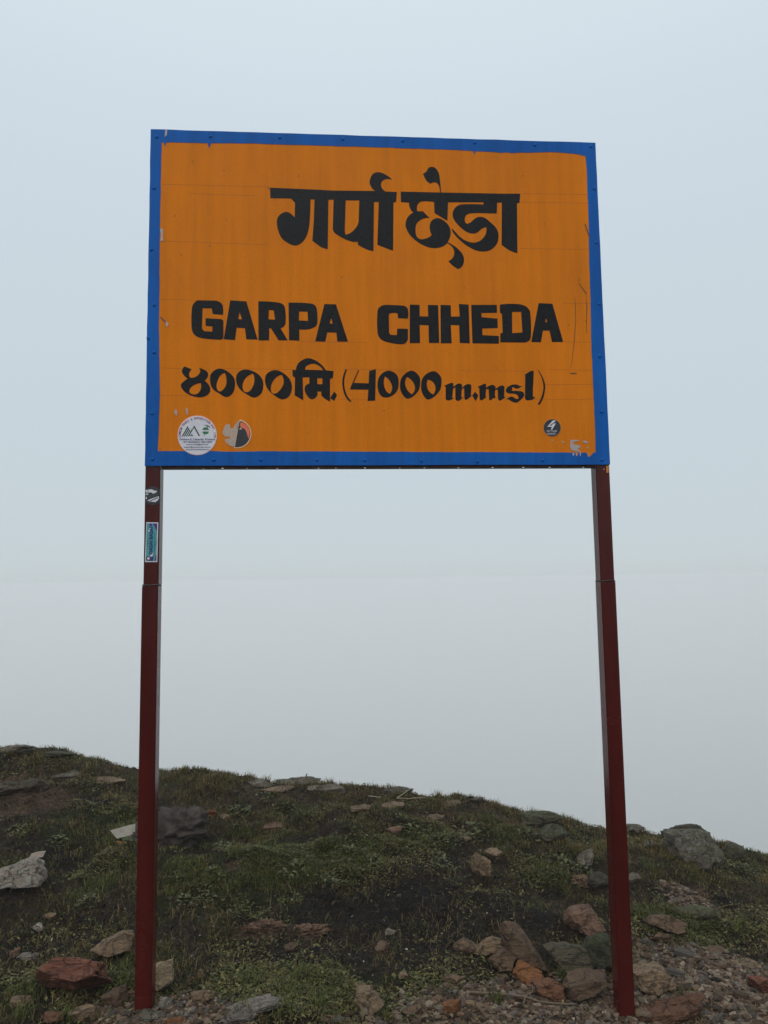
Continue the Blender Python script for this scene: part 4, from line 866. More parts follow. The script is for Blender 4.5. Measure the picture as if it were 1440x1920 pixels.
def rock_shape(seed, dims, kind, level, poly=None):
    r = np.random.RandomState(seed)
    v, f = ICO[level]; v = v.copy()
    cuts = []
    def unit(n): return n / np.linalg.norm(n)
    if poly is not None:          # outline of the front face; edges lean in or out of the stone
        v = v * 1.7
        q = np.array([float(t) for t in poly.replace(',', ' ').split()]).reshape(-1, 2)
        lo, hi = q.min(0), q.max(0)
        q = (q - (lo + hi) / 2) / (hi - lo) * 2
        cuts += [(unit(np.array((r.normal(0, .12), -1, .18 + r.normal(0, .1)))), .8), (np.array((0, 1, 0.)), .8), (unit(np.array((.35, -1, .5))), .95), (unit(np.array((-.5, -1, .1))), 1.0)]
        for a in range(len(q)):
            p0, p1 = q[a], q[(a + 1) % len(q)]
            e = p1 - p0; n2 = np.array((e[1], -e[0])); n2 = -n2 if n2 @ ((p0 + p1) / 2) < 0 else n2
            if np.linalg.norm(n2) < 1e-6: continue
            n2 = n2 / np.linalg.norm(n2)
            n3 = np.array((n2[0], r.uniform(-.3, .12), n2[1]))
            l = np.linalg.norm(n3)
            cuts.append((n3 / l, (n2 @ p0 + .04) / l))
    elif kind in ('slab', 'ledge', 'block'):
        k = r.randint(5, 8); an = np.linspace(0, 2 * np.pi, k, endpoint=False) + r.uniform(-.45, .45, k)
        for a in an:
            cuts.append((unit(np.array((np.cos(a), np.sin(a), r.normal(0, .28)))), r.uniform(.42, .8)))
        cuts.append((unit(np.array((r.normal(0, .2), r.normal(0, .2), 1))), r.uniform(.4, .55)))
        cuts.append((unit(np.array((r.normal(0, .3), r.normal(0, .3), 1))), r.uniform(.5, .65)))
        cuts.append((np.array((0, 0, -1.)), .6))
        for _ in range(6):
            cuts.append((unit(r.normal(0, 1, 3)), r.uniform(.55, .8)))
    elif kind == 'rock':
        for _ in range(13):
            n = r.normal(0, 1, 3); cuts.append((unit(n), r.uniform(.36, .82)))
    elif kind == 'round':
        v = v * (1 + .25 * fbm(v * 1.3 + seed, seed, 2))[:, None]
        for _ in range(9):
            n = r.normal(0, 1, 3); cuts.append((unit(n), r.uniform(.62, .92)))
    elif kind == 'clod':
        for _ in range(8):
            n = r.normal(0, 1, 3); cuts.append((unit(n), r.uniform(.6, .9)))
    for _ in range(2):
        for n, d in cuts:
            k = v @ n; over = np.maximum(k - d, 0)
            v = v - over[:, None] * n * .97
    lo, hi = v.min(0), v.max(0)
    v = (v - (lo + hi) / 2) / (hi - lo)
    nrm = v / np.linalg.norm(v, axis=1, keepdims=True)
    am = {'clod': .16, 'round': .05, 'rock': .055, 'block': .05, 'slab': .045, 'ledge': .06}[kind]
    fr = {'clod': 9, 'round': 3.5, 'rock': 5, 'block': 5, 'slab': 6, 'ledge': 5}[kind]
    v = v + nrm * (fbm(v * fr + seed * 3.1, seed, 4, .6) * am)[:, None]
    chip = fbm(v * 7 + seed, seed + 9, 2)
    v = v * (1 - .05 * sstep(.2, .6, chip))[:, None]
    if kind in ('slab', 'ledge'):          # stepped bedding planes along the edge
        st = np.floor(v[:, 2] * 4 + r.rand() + .4 * fbm(v * 2 + seed, seed + 4, 2)); sh = np.array([np.sin(st * 12.9 + seed) * .06, np.cos(st * 7.7 + seed) * .06]).T
        v[:, :2] += sh * (np.abs(v[:, :1]) + np.abs(v[:, 1:2]))
    return v * np.array(dims), f

ROCKS = [
    (-1.033, 0.048, 0.236, 0.146, 0.084, 'slab', 'red', 8, -24, 'large rust red slate slab with fine grain lines, tilted on the grass', ''),
    (-0.975, 0.304, 0.147, 0.088, 0.064, 'rock', 'tan', -12, 8, 'wedge shaped tan rock lying in grass uphill of the rust red slab', ''),
    (-0.745, 0.118, 0.063, 0.050, 0.081, 'block', 'pale', 10, 6, 'upright pale beige striped stone beside foot of the left sign post', ''),
    (-0.748, -0.049, 0.065, 0.052, 0.029, 'round', 'grey', 0, 0, 'smooth blue grey stone touching foot of the left sign post', ''),
    (-1.489, 0.735, 0.200, 0.140, 0.096, 'rock', 'white', 15, 0, 'whitish grey lichen spotted boulder in grass with a dark crack', ''),
    (0.514, 0.250, 0.169, 0.076, 0.142, 'slab', 'brown', 20, 52, 'tall dark brown slab leaning over the rock pile beside right post', ''),
    (0.394, 0.339, 0.119, 0.071, 0.047, 'rock', 'tan', -20, 14, 'pale topped wedge rock tucked under the leaning dark slab', ''),
    (0.313, 0.351, 0.091, 0.073, 0.040, 'round', 'brown', 0, 0, 'low dark brown stone at the left end of the rock pile', ''),
    (0.430, 0.244, 0.095, 0.086, 0.061, 'rock', 'brown', 30, 0, 'rounded brown stone below the leaning dark slab', ''),
    (0.499, 0.177, 0.100, 0.070, 0.056, 'rock', 'orange', -10, 0, 'bright orange brown stone at the front of the rock pile', ''),
    (0.678, 0.248, 0.161, 0.097, 0.077, 'block', 'dark', 5, 0, 'dark grey block in rock pile with grass tufts before it', ''),
    (0.783, 0.238, 0.104, 0.083, 0.111, 'round', 'mossy', 0, 0, 'dark mossy rounded boulder right behind the right sign post', ''),
    (0.826, 0.482, 0.156, 0.117, 0.088, 'rock', 'pink', -15, 10, 'pinkish brown angular boulder alone on dark soil above rock pile', ''),
    (1.168, 0.508, 0.154, 0.092, 0.056, 'slab', 'brown', 10, 6, 'brown flat topped rock at top edge of the stony path', ''),
    (1.126, 0.472, 0.080, 0.056, 0.030, 'rock', 'brown', 40, 0, 'small brown stone in front of the flat topped path rock', ''),
    (0.937, 0.122, 0.140, 0.112, 0.074, 'block', 'tan', -18, 6, 'tan brown squarish block on stony path beside the right post', ''),
    (0.688, 0.088, 0.166, 0.099, 0.072, 'slab', 'brown', -8, 14, 'broad brown slab with shadowed underside left of the right post', ''),
    (0.564, 0.104, 0.105, 0.063, 0.054, 'rock', 'rust', 20, 10, 'dark rust brown rock wedged beside the broad brown slab', ''),
    (1.334, 0.132, 0.097, 0.078, 0.056, 'rock', 'red', 0, 0, 'brick red rock out on the right part of stony path', ''),
    (0.940, -0.019, 0.260, 0.130, 0.069, 'ledge', 'rust', 6, 8, 'half buried reddish slab at foot of the right post', ''),
    (0.826, -0.019, 0.055, 0.044, 0.035, 'round', 'tan', 0, 0, 'pale tan pebble against the foot of the right post', ''),
    (-0.066, 0.013, 0.089, 0.071, 0.065, 'block', 'tan', 28, 8, 'squared tan rock standing in grass midway between the sign posts', ''),
    (-0.092, 0.145, 0.051, 0.040, 0.014, 'slab', 'tan', 0, 0, 'thin tan flake lying just behind the squared rock', ''),
    (0.061, 0.199, 0.033, 0.030, 0.024, 'rock', 'tan', 10, 0, 'small grey brown stone in grass behind the squared rock', ''),
    (0.039, 0.502, 0.042, 0.033, 0.021, 'rock', 'bluegrey', 0, 0, 'small bluish white stone on dark soil mid slope', ''),
    (-0.005, 0.385, 0.052, 0.041, 0.036, 'block', 'brown', 20, 0, 'small brown cube shaped stone on the dark soil patch', ''),
    (-0.335, 0.382, 0.055, 0.044, 0.026, 'rock', 'brown', 0, 0, 'small brown stone on soil below the pink clods', ''),
    (-0.454, 0.510, 0.136, 0.068, 0.033, 'clod', 'pink', 0, 0, 'left one of two crumbly pink earth clods on dark soil', ''),
    (-0.308, 0.528, 0.179, 0.081, 0.037, 'clod', 'pink', 8, 0, 'right one of two crumbly pink earth clods on dark soil', ''),
    (0.477, 0.844, 0.080, 0.056, 0.104, 'block', 'tan', 10, -10, 'tall buff stone set upright in the dark slope', ''),
    (0.583, 1.067, 0.086, 0.069, 0.041, 'rock', 'tan', -20, 0, 'buff stone directly above the upright buff stone', ''),
    (0.114, 1.224, 0.089, 0.063, 0.042, 'rock', 'pink', 20, 0, 'pink stone on slope beside a leafy patch', ''),
    (-0.478, 1.355, 0.113, 0.068, 0.024, 'ledge', 'pink', 0, 0, 'flat pinkish stone in the upper left green slope', ''),
    (0.356, 1.487, 0.102, 0.061, 0.026, 'ledge', 'tan', -10, 8, 'flat buff stone below the straw stalks', ''),
    (0.133, 1.542, 0.121, 0.072, 0.023, 'ledge', 'tan', 0, 0, 'flat grey buff stone right under the straw stalks', ''),
    (-0.036, 1.393, 0.105, 0.063, 0.017, 'ledge', 'tan', 5, 0, 'thin flat buff stone left of and below the straw stalks', ''),
    (-0.624, 1.851, 0.215, 0.107, 0.028, 'ledge', 'grey', 0, 0, 'flat grey ledge stone at left end of crest outcrop', ''),
    (-0.382, 1.883, 0.248, 0.124, 0.031, 'ledge', 'grey', 6, 0, 'flat grey ledge stone in the middle of crest outcrop', ''),
    (-0.221, 1.780, 0.212, 0.106, 0.027, 'ledge', 'grey', -5, 0, 'flat grey ledge stone at the lower right of crest outcrop', ''),
    (-0.494, 1.740, 0.167, 0.084, 0.021, 'ledge', 'tan', 0, 0, 'flat buff ledge stone below the crest outcrop', ''),
    (0.182, 1.758, 0.170, 0.102, 0.021, 'ledge', 'grey', 0, 0, 'flat grey stone near the crest above the straw stalks', ''),
    (0.469, 1.647, 0.119, 0.071, 0.021, 'ledge', 'tan', 0, 0, 'flat buff stone right of the straw stalks near the crest', ''),
    (0.618, 1.672, 0.084, 0.059, 0.027, 'rock', 'grey', 0, 0, 'small grey stone on crest where the skyline starts dropping', ''),
    (0.462, 1.206, 0.079, 0.055, 0.024, 'rock', 'tan', 0, 0, 'buff stone on the upper slope above the upright buff stone', ''),
    (0.959, 1.507, 0.219, 0.131, 0.069, 'round', 'mossy2', 0, 0, 'long mossy grey rock breaking the skyline left of right post', ''),
    (0.930, 1.248, 0.140, 0.098, 0.081, 'round', 'mossy2', 20, 0, 'mossy rounded grey rock below the long skyline rock', ''),
    (1.039, 1.100, 0.103, 0.072, 0.057, 'rock', 'grey', 20, 16, 'tilted pale grey stone among leaves left of the right post', ''),
    (1.508, 1.594, 0.101, 0.081, 0.050, 'rock', 'grey', 0, 0, 'pointed grey brown stone on skyline beside the right post', ''),
    (1.639, 1.170, 0.245, 0.147, 0.138, 'block', 'greyb', 12, 6, 'big weathered grey boulder on the right shoulder of hill', ''),
    (1.781, 1.530, 0.194, 0.116, 0.059, 'slab', 'dark', -8, 4, 'dark cap stone lying on top of the big grey boulder', ''),
    (1.480, 1.333, 0.089, 0.071, 0.031, 'round', 'grey', 0, 0, 'flat grey stone in grass left of the big grey boulder', ''),
    (1.641, 1.114, 0.084, 0.050, 0.068, 'rock', 'grey', -30, 20, 'pale wedge stone below the big grey boulder', ''),
    (1.215, 0.953, 0.064, 0.052, 0.037, 'rock', 'grey', 0, 0, 'small grey stone close to right post at mid slope', ''),
    (1.046, 0.945, 0.108, 0.087, 0.059, 'round', 'dark', 10, 0, 'dark brown rock half sunk in soil left of the right post', ''),
    (0.955, 0.971, 0.134, 0.094, 0.035, 'clod', 'brown', 0, 0, 'crumbly brown ledge of earth left of the half sunk rock', ''),
    (1.335, 0.650, 0.226, 0.050, 0.034, 'slab', 'mossy2', -24, 4, 'long narrow mossy stone lying in grass above stony path', ''),
    (1.960, 1.383, 0.142, 0.099, 0.068, 'round', 'mossy2', 10, 0, 'mossy grey rock low on the far right skyline', ''),
    (2.010, 1.552, 0.065, 0.052, 0.030, 'round', 'brown', 0, 0, 'small brown stone on far right skyline', ''),
    (-1.779, 1.589, 0.157, 0.126, 0.056, 'round', 'dark', 0, 0, 'dark rounded stone in red earth on the left slope', ''),
    (-1.897, 1.568, 0.139, 0.112, 0.067, 'round', 'dark', 0, 0, 'dark brown stone at left edge of the red earth', ''),
    (-2.048, 2.019, 0.181, 0.127, 0.041, 'round', 'grey', 0, 0, 'grey stone capping the high left skyline', ''),
    (-1.816, 2.002, 0.187, 0.131, 0.034, 'round', 'mossy2', 0, 0, 'low mossy stone on left skyline beside a yellow grass tuft', ''),
    (-1.697, 1.848, 0.331, 0.132, 0.021, 'ledge', 'grey', 0, 0, 'long flat grey slab on the upper left slope', ''),
    (-1.460, 1.749, 0.236, 0.094, 0.021, 'ledge', 'tan', -4, 0, 'flat buff slab downhill of the long grey slab', ''),
    (-0.829, 1.498, 0.067, 0.054, 0.031, 'rock', 'orange', 0, 0, 'small orange brown stone above the crumpled cloth', ''),
    (-0.748, 1.472, 0.050, 0.040, 0.022, 'rock', 'tan', 0, 0, 'small buff stone uphill right of the crumpled cloth', ''),
    (-1.306, 0.526, 0.037, 0.029, 0.024, 'rock', 'white', 0, 0, 'small whitish stone on the left dark soil patch', ''),
    (-1.296, 0.608, 0.050, 0.040, 0.025, 'rock', 'tan', 0, 0, 'small buff stone with rounded top on left dark soil', ''),
    (-1.317, 0.353, 0.030, 0.024, 0.030, 'rock', 'pink', 0, 0, 'small pinkish stone left of the wedge shaped tan rock', ''),
    (-1.268, 0.339, 0.064, 0.051, 0.013, 'slab', 'bluegrey', 0, 0, 'thin grey flake left of the wedge shaped tan rock', ''),
    (-0.642, 0.230, 0.033, 0.027, 0.022, 'rock', 'tan', 0, 0, 'small tan stone in grass right of the left post', ''),
    (-0.441, -0.019, 0.173, 0.087, 0.027, 'slab', 'bluegrey', 5, 4, 'blue grey layered shale slab at the edge of shale heap', ''),
    (-0.396, 0.031, 0.089, 0.053, 0.020, 'slab', 'bluegrey', -14, 8, 'smaller blue grey shale plate resting behind the layered slab', ''),
    (-0.470, -0.054, 0.098, 0.059, 0.026, 'slab', 'bluegrey', 20, 4, 'blue grey shale plate in front of the layered slab', ''),
    (-0.601, 0.047, 0.075, 0.045, 0.031, 'slab', 'tan', -30, 26, 'tilted buff shale plate standing in the shale heap', ''),
    (-0.872, 0.034, 0.074, 0.044, 0.044, 'slab', 'brown', 24, 24, 'leaning brown shale plate left of the left post foot', ''),
    (-0.846, 0.078, 0.069, 0.048, 0.027, 'rock', 'brown', 0, 0, 'brown stone close behind the leaning shale plate', ''),
    (-0.954, -0.038, 0.088, 0.061, 0.026, 'slab', 'tan', 10, 0, 'tan flat stone below the rust red slab', ''),
    (-1.033, -0.057, 0.064, 0.045, 0.023, 'rock', 'rust', 0, 0, 'rust brown stone below the left corner of red slab', ''),
    (-1.161, 0.023, 0.060, 0.048, 0.030, 'rock', 'tan', 0, 0, 'tan stone at left side of the rust red slab', ''),
    (-0.666, -0.076, 0.071, 0.050, 0.019, 'slab', 'orange', 0, 0, 'orange tan flat stone right of the left post foot', ''),
    (-0.711, 0.015, 0.044, 0.031, 0.034, 'block', 'bluegrey', 20, 0, 'grey shale block right of the left post foot', ''),
    (0.233, 0.190, 0.074, 0.059, 0.019, 'rock', 'brown', 0, 0, 'brown stone at left edge of the stony ground', ''),
    (0.073, 0.011, 0.058, 0.047, 0.024, 'rock', 'brown', 0, 0, 'brown stone right of the squared tan rock', ''),
    (0.203, 0.017, 0.059, 0.047, 0.041, 'block', 'orange', 20, 0, 'orange brick coloured stone in the gravel between posts', ''),
    (0.278, 0.040, 0.063, 0.050, 0.021, 'rock', 'tan', 0, 0, 'tan stone right of the orange gravel stone', ''),
    (1.291, 0.404, 0.124, 0.074, 0.019, 'ledge', 'brown', 0, 0, 'flat brown flagstone flush in middle of stony path', ''),
    (1.354, 0.294, 0.119, 0.072, 0.016, 'ledge', 'tan', -10, 0, 'flat tan flagstone flush in right of stony path', ''),
    (1.039, 0.432, 0.062, 0.044, 0.021, 'rock', 'grey', 0, 0, 'grey stone at path edge close to right post', '')]
rock_foot = []
def rot(ax, a):
    c, k = math.cos(a), math.sin(a)
    return np.array({'x': ((1, 0, 0), (0, c, -k), (0, k, c)), 'y': ((c, 0, k), (0, 1, 0), (-k, 0, c)), 'z': ((c, -k, 0), (k, c, 0), (0, 0, 1))}[ax])
for i, (x, y, w, d, h, kind, colr, yaw, tilt, label, group) in enumerate(ROCKS):
    px = w * 500
    poly = next((p for k, p in POLYS.items() if label.startswith(k)), None)
    sink = {'ledge': .5, 'slab': .22, 'clod': .3}.get(kind, .18)
    lv = 5 if px > 45 else 4
    if poly:
        back = 38 if 'rust red slate' in label else 14
        v, f = rock_shape(100 + i, (w * 1.04, d * .9, h * 1.12), kind if kind != 'slab' else 'block', 5, poly)
        v = v @ rot('x', -math.radians(back)).T @ rot('z', math.radians(rs0.uniform(-8, 8))).T
        sink = .07
    else:
        v, f = rock_shape(100 + i, (w * 1.06, d, h * 1.25), kind, lv)
        v = v @ rot('y', math.radians(-tilt)).T @ rot('x', math.radians(-10 if kind != 'ledge' else 6)).T @ rot('z', math.radians(yaw)).T
    top, bot = v[:, 2].max(), v[:, 2].min()
    yc = y + d * .36
    zg = min(gz(x, y), gz(x, yc), gz(x - w * .3, yc), gz(x + w * .3, yc))
    if kind == 'ledge': zg = (gz(x, y) + gz(x, yc)) / 2
    v[:, 2] -= bot + (top - bot) * sink
    nm = {'slab': 'flat_rock', 'ledge': 'ledge_stone', 'clod': 'earth_clod'}.get(kind, 'rock')
    o = obj(nm, np_mesh(nm, v, f, False), RK[colr])
    o.location = (x, yc, zg)
    tag(o, label, 'clod' if kind == 'clod' else 'rock', group or None)
    rock_foot.append((x, yc, max(w, d) * .42))


# shale flakes: irregular thin plates
def flake_shape(seed):
    r = np.random.RandomState(seed)
    n = r.randint(5, 8)
    an = np.sort(r.uniform(0, 2 * np.pi, n)) ; an = an * .5 + np.linspace(0, 2 * np.pi, n, endpoint=False) * .5
    rad = r.uniform(.6, 1.0, n); asp = r.uniform(.4, .8)
    t = r.uniform(.08, .22)
    top = np.stack([np.cos(an) * rad * .86, np.sin(an) * rad * asp * .86, np.full(n, t) + r.normal(0, .035, n)], -1)
    bot = np.stack([np.cos(an) * rad, np.sin(an) * rad * asp, np.full(n, -t * .4)], -1)
    c = np.array([[0, 0, t * 1.05]])
    v = np.concatenate([top, bot, c])
    f = []
    for i in range(n):
        j = (i + 1) % n
        f += [(i, j, 2 * n), (n + i, n + j, j), (n + i, j, i)]
    return v, np.array(f)
FL = [flake_shape(500 + i) for i in range(24)]
rs = np.random.RandomState(77)

def euler(a, b_, c):
    ca, sa, cb, sb, cc, s_ = math.cos(a), math.sin(a), math.cos(b_), math.sin(b_), math.cos(c), math.sin(c)
    Rx = np.array(((1, 0, 0), (0, ca, -sa), (0, sa, ca))); Ry = np.array(((cb, 0, sb), (0, 1, 0), (-sb, 0, cb))); Rz = np.array(((cc, -s_, 0), (s_, cc, 0), (0, 0, 1)))
    return Rz @ Ry @ Rx

def scatter(n, kind, lo=0.0, xr=(-2.4, 2.9), yr=(-.6, 2.1), power=1.0):
    out = np.zeros((0, 2))
    while len(out) < n:
        p = np.stack([rs.uniform(*xr, n * 3), rs.uniform(*yr, n * 3)], -1)
        w = np.clip(zone(kind, p[:, 0], p[:, 1]) - lo, 0, 1) ** power
        out = np.concatenate([out, p[rs.rand(len(p)) < w]])
    return out[:n]

flake_cols = np.array([(.12, .08, .053), (.155, .112, .078), (.08, .054, .037), (.2, .155, .112), (.125, .074, .048), (.11, .092, .078)])
m, nt, b = new_mat('shale_flakes')
at = nt.nodes.new('ShaderNodeAttribute'); at.attribute_name = 'Col'
n1 = noise_node(nt, 120, 4, 0.7, obj_coord(nt))
c1 = mix_rgb(nt, 1.0, at.outputs['Color'], ramp_node(nt, n1.outputs['Fac'], [(0.3, (0.6,) * 3), (0.7, (1.3,) * 3)]).outputs['Color'], 'MULTIPLY')
nt.links.new(c1, b.inputs['Base Color']); b.inputs['Roughness'].default_value = 0.7; b.inputs['Specular IOR Level'].default_value = 0.15
bump(nt, b, n1.outputs['Fac'], .5, .004)
M['flakes'] = m

def flake_cloud(name, pts, sizes, label, cat, pal=None, tip=.17):
    pal = flake_cols if pal is None else pal
    V, F, Cc = [], [], []; k = 0
    zz = height(pts[:, 0], pts[:, 1])
    for (x, y), s, z in zip(pts, sizes, zz):
        v, f = FL[rs.randint(len(FL))]
        R_ = euler(rs.normal(0, tip), rs.normal(0, tip), rs.uniform(0, 6.3))
        V.append((v * s) @ R_.T + (x, y, z + s * .1)); F.append(f + k); k += len(v)
        Cc.append(np.repeat((pal[rs.randint(len(pal))] * rs.uniform(.5, 1.15))[None], len(v), 0))
    o = obj(name, np_mesh(name, np.concatenate(V), np.concatenate(F), False, np.concatenate(Cc)), M['flakes'])
    return tag(o, label, cat, kind='stuff')

pts = scatter(12000, 'gravel', .1)
flake_cloud('shale_gravel', pts, np.exp(rs.normal(math.log(.0085), .6, len(pts))).clip(.003, .024), 'brown shale gravel covering the path around the sign posts', 'gravel')
p2 = np.stack([rs.uniform(-2.4, 2.8, 3600), rs.uniform(-.4, 2.0, 3600)], -1)
flake_cloud('pebbles', p2, np.exp(rs.normal(math.log(.0038), .5, len(p2))).clip(.002, .011), 'tiny pale pebbles strewn over the dark slope', 'pebbles', np.array([(.34, .30, .25), (.22, .18, .14), (.15, .11, .08), (.42, .38, .33)]), .4)

p3 = np.stack([rs.uniform(-2.4, 2.8, 28000), rs.uniform(-.8, 2.1, 28000)], -1)
p3 = p3[rs.rand(len(p3)) < .25 + .75 * np.maximum(zone('soil', p3[:, 0], p3[:, 1]), zone('dry', p3[:, 0], p3[:, 1]))]
flake_cloud('soil_crumbs', p3, np.exp(rs.normal(math.log(.0075), .5, len(p3))).clip(.003, .022), 'dark crumbly humus clods over the bare slope', 'soil crumbs', np.array([(.019, .0145, .0105), (.034, .024, .015), (.05, .035, .021), (.012, .0095, .008)]), .5)

flake_me = {}
def flake_obj(x, y, s, colr, label, group):
    k = (rs.randint(len(FL)), colr)
    if k not in flake_me:
        v, f = FL[k[0]]
        bmv = np_mesh('shale_flake', v, f, False); bmv.materials.append(RK[colr]); flake_me[k] = bmv
    o = bpy.data.objects.new('shale_flake', flake_me[k]); COL.objects.link(o)
    o.location = (x, y, gz(x, y) + s * .18); o.rotation_euler = (rs.normal(0, .17), rs.normal(0, .17), rs.uniform(0, 6.3)); o.scale = (s, s, s * 1.1)
    tag(o, label, 'shale flake', group)

def free(x, y, s):
    return all(math.hypot(x - a, y - c) > r_ * .8 + s for a, c, r_ in rock_foot)
def flakes(n, xr, yr, lab, grp, smin, smax, cols):
    k = 0; tries = 0
    while k < n and tries < 60:
        tries += 1
        for x, y in scatter(n, 'gravel', .25, xr, yr):
            s = rs.uniform(smin, smax) * (1 if rs.rand() < .7 else 1.6)
            if not free(x, y, s): continue
            flake_obj(x, y, s, cols[rs.randint(len(cols))], lab, grp); rock_foot.append((x, y, s * .6)); k += 1
            if k >= n: break
flakes(60, (-1.15, -.1), (-.35, .35), 'loose shale flake in the heap round the left post foot', 'shale flakes round the left post', .017, .038, ['bluegrey', 'tan', 'brown', 'bluegrey'])
flakes(80, (0.0, .82), (-.35, .4), 'loose shale flake in the gravel before the rock pile', 'shale flakes before the rock pile', .011, .028, ['tan', 'brown', 'rust', 'brown'])
flakes(110, (.84, 2.4), (-.3, .75), 'flat shale flake lying on the stony path beyond the right post', 'shale flakes on the stony path', .014, .042, ['tan', 'brown', 'bluegrey', 'brown'])

# ------------------------------------------------------------------ vegetation
m, nt, b = new_mat('foliage')
at = nt.nodes.new('ShaderNodeAttribute'); at.attribute_name = 'Col'
nt.links.new(at.outputs['Color'], b.inputs['Base Color'])
b.inputs['Roughness'].default_value = 0.6
b.inputs['Specular IOR Level'].default_value = 0.25
b.inputs['Subsurface Weight'].default_value = 0.0
M['foliage'] = m

GREEN = np.array([(.060, .078, .017), (.040, .056, .013), (.088, .094, .023), (.030, .038, .011)])
OLIVE = np.array([(.085, .072, .020), (.12, .094, .034), (.055, .048, .014), (.15, .12, .05)])
DRY = np.array([(.11, .082, .043), (.07, .048, .025), (.05, .036, .019), (.17, .135, .075)])

def blades(P, L, W, lean, cols):
    """n curved grass blades: root points P (n,3), length, width"""
    n = len(P)
    az = rs.uniform(0, 2 * np.pi, n); ln = lean * (0.4 + rs.rand(n))
    dx, dy = np.cos(az), np.sin(az); sx, sy = -dy, dx
    V = np.zeros((n, 5, 3))
    for k, (t, wk) in enumerate(((0, 1.0), (.55, .8), (1.0, 0))):
        up = L * t * np.sqrt(np.maximum(1 - (ln * t) ** 2 * .75, .08)); out = L * ln * t * t
        c = np.stack([P[:, 0] + dx * out, P[:, 1] + dy * out, P[:, 2] + up], -1)
        o_ = np.stack([sx * W * wk / 2, sy * W * wk / 2, 0 * W], -1)
        if k < 2:
            V[:, 2 * k] = c - o_; V[:, 2 * k + 1] = c + o_
        else:
            V[:, 4] = c
    F = (np.array([(0, 1, 3), (0, 3, 2), (2, 3, 4)])[None] + (np.arange(n) * 5)[:, None, None]).reshape(-1, 3)
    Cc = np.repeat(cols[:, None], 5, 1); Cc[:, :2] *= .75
    return V.reshape(-1, 3), F, Cc.reshape(-1, 3)

def leaves(P, L, W, tilt, cols):
    """n folded oval leaves, 4 triangles each"""
    n = len(P)
    az = rs.uniform(0, 2 * np.pi, n); tl = tilt * rs.uniform(.3, 1.2, n)
    dx, dy = np.cos(az) * np.cos(tl), np.sin(az) * np.cos(tl); dz = np.sin(tl)
    sx, sy = -np.sin(az), np.cos(az)
    V = np.zeros((n, 6, 3))
    for k, (t, s, lift) in enumerate(((0, 0, 0), (.45, 1, .12), (.45, -1, .12), (.5, 0, 0), (1, 0, -.05), (.75, 0, 0))):
        V[:, k, 0] = P[:, 0] + dx * L * t + sx * W * s / 2
        V[:, k, 1] = P[:, 1] + dy * L * t + sy * W * s / 2
        V[:, k, 2] = P[:, 2] + dz * L * t + L * lift
    F = (np.array([(0, 1, 3), (0, 3, 2), (1, 4, 3), (3, 4, 2)])[None] + (np.arange(n) * 6)[:, None, None]).reshape(-1, 3)
    Cc = np.repeat(cols[:, None], 6, 1)
    return V.reshape(-1, 3), F, Cc.reshape(-1, 3)

def pick(pal, n):
    return pal[rs.randint(len(pal), size=n)] * rs.uniform(.55, 1.35, (n, 1)) * np.array((1.12, 1.0, .8))

def sample_cover(n, wfun):
    out = []
    tot = 0
    while tot < n:
        x = rs.uniform(-2.6, 2.95, n * 2); y = rs.uniform(-.8, 2.35, n * 2)
        k = rs.rand(n * 2) < np.clip(wfun(x, y), 0, 1)
        out.append(np.stack([x[k], y[k]], -1)); tot += k.sum()
    p = np.concatenate(out)[:n]
    return np.concatenate([p, height(p[:, 0], p[:, 1])[:, None] - .002], 1)

def patch(x, y, f, seed):
    return fbm(np.stack([x, y, 0 * x], -1) * f, seed, 3)

def w_green(x, y):
    return (zone('green', x, y) * .85 + .15) * sstep(.0, .4, patch(x, y, 6, 41)) * (1 - .93 * zone('gravel', x, y)) * (1 - .8 * zone('soil', x, y)) * (1 - .8 * zone('red', x, y))
def w_olive(x, y):
    return (zone('olive', x, y) * .75 + .25) * sstep(-.1, .4, patch(x, y, 8, 47)) * (1 - .93 * zone('gravel', x, y)) * (1 - .7 * zone('soil', x, y)) * (1 - .7 * zone('red', x, y))
def w_dry(x, y):
    return (zone('dry', x, y) * .7 + .2) * sstep(-.3, .5, patch(x, y, 9, 53)) * (1 - .9 * zone('gravel', x, y))

def grass(name, n, wf, pal, lmin, lmax, wid, lean, label):
    P = sample_cover(n, wf)
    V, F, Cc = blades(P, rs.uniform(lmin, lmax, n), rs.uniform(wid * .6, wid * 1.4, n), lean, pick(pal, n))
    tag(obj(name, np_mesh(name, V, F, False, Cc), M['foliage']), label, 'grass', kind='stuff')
grass('green_grass', 80000, w_green, GREEN, .010, .032, .0026, .75, 'short green grass and moss in patches over the slope')
grass('olive_grass', 60000, w_olive, OLIVE, .012, .036, .0021, .8, 'yellowish olive grass over the slope')
grass('dry_grass', 34000, w_dry, DRY, .012, .042, .0018, .9, 'thin dry brown grass along the crest')

def w_leaf(x, y):
    return (zone('green', x, y) * .6 + .10) * sstep(0.0, .5, patch(x, y, 4, 61)) * (1 - .97 * zone('gravel', x, y)) * (1 - .6 * zone('soil', x, y))
LEAFC = np.array([(.080, .086, .030), (.055, .064, .024), (.115, .112, .045), (.046, .054, .018)])
n = 42000
P = sample_cover(n, w_leaf); P[:, 2] += rs.uniform(.001, .012, n)
V, F, Cc = leaves(P, rs.uniform(.008, .022, n), rs.uniform(.005, .011, n), .5, pick(LEAFC, n))
tag(obj('ground_cover', np_mesh('ground_cover', V, F, False, Cc), M['foliage']), 'tiny leaved creeping ground cover over the slope', 'ground cover', kind='stuff')
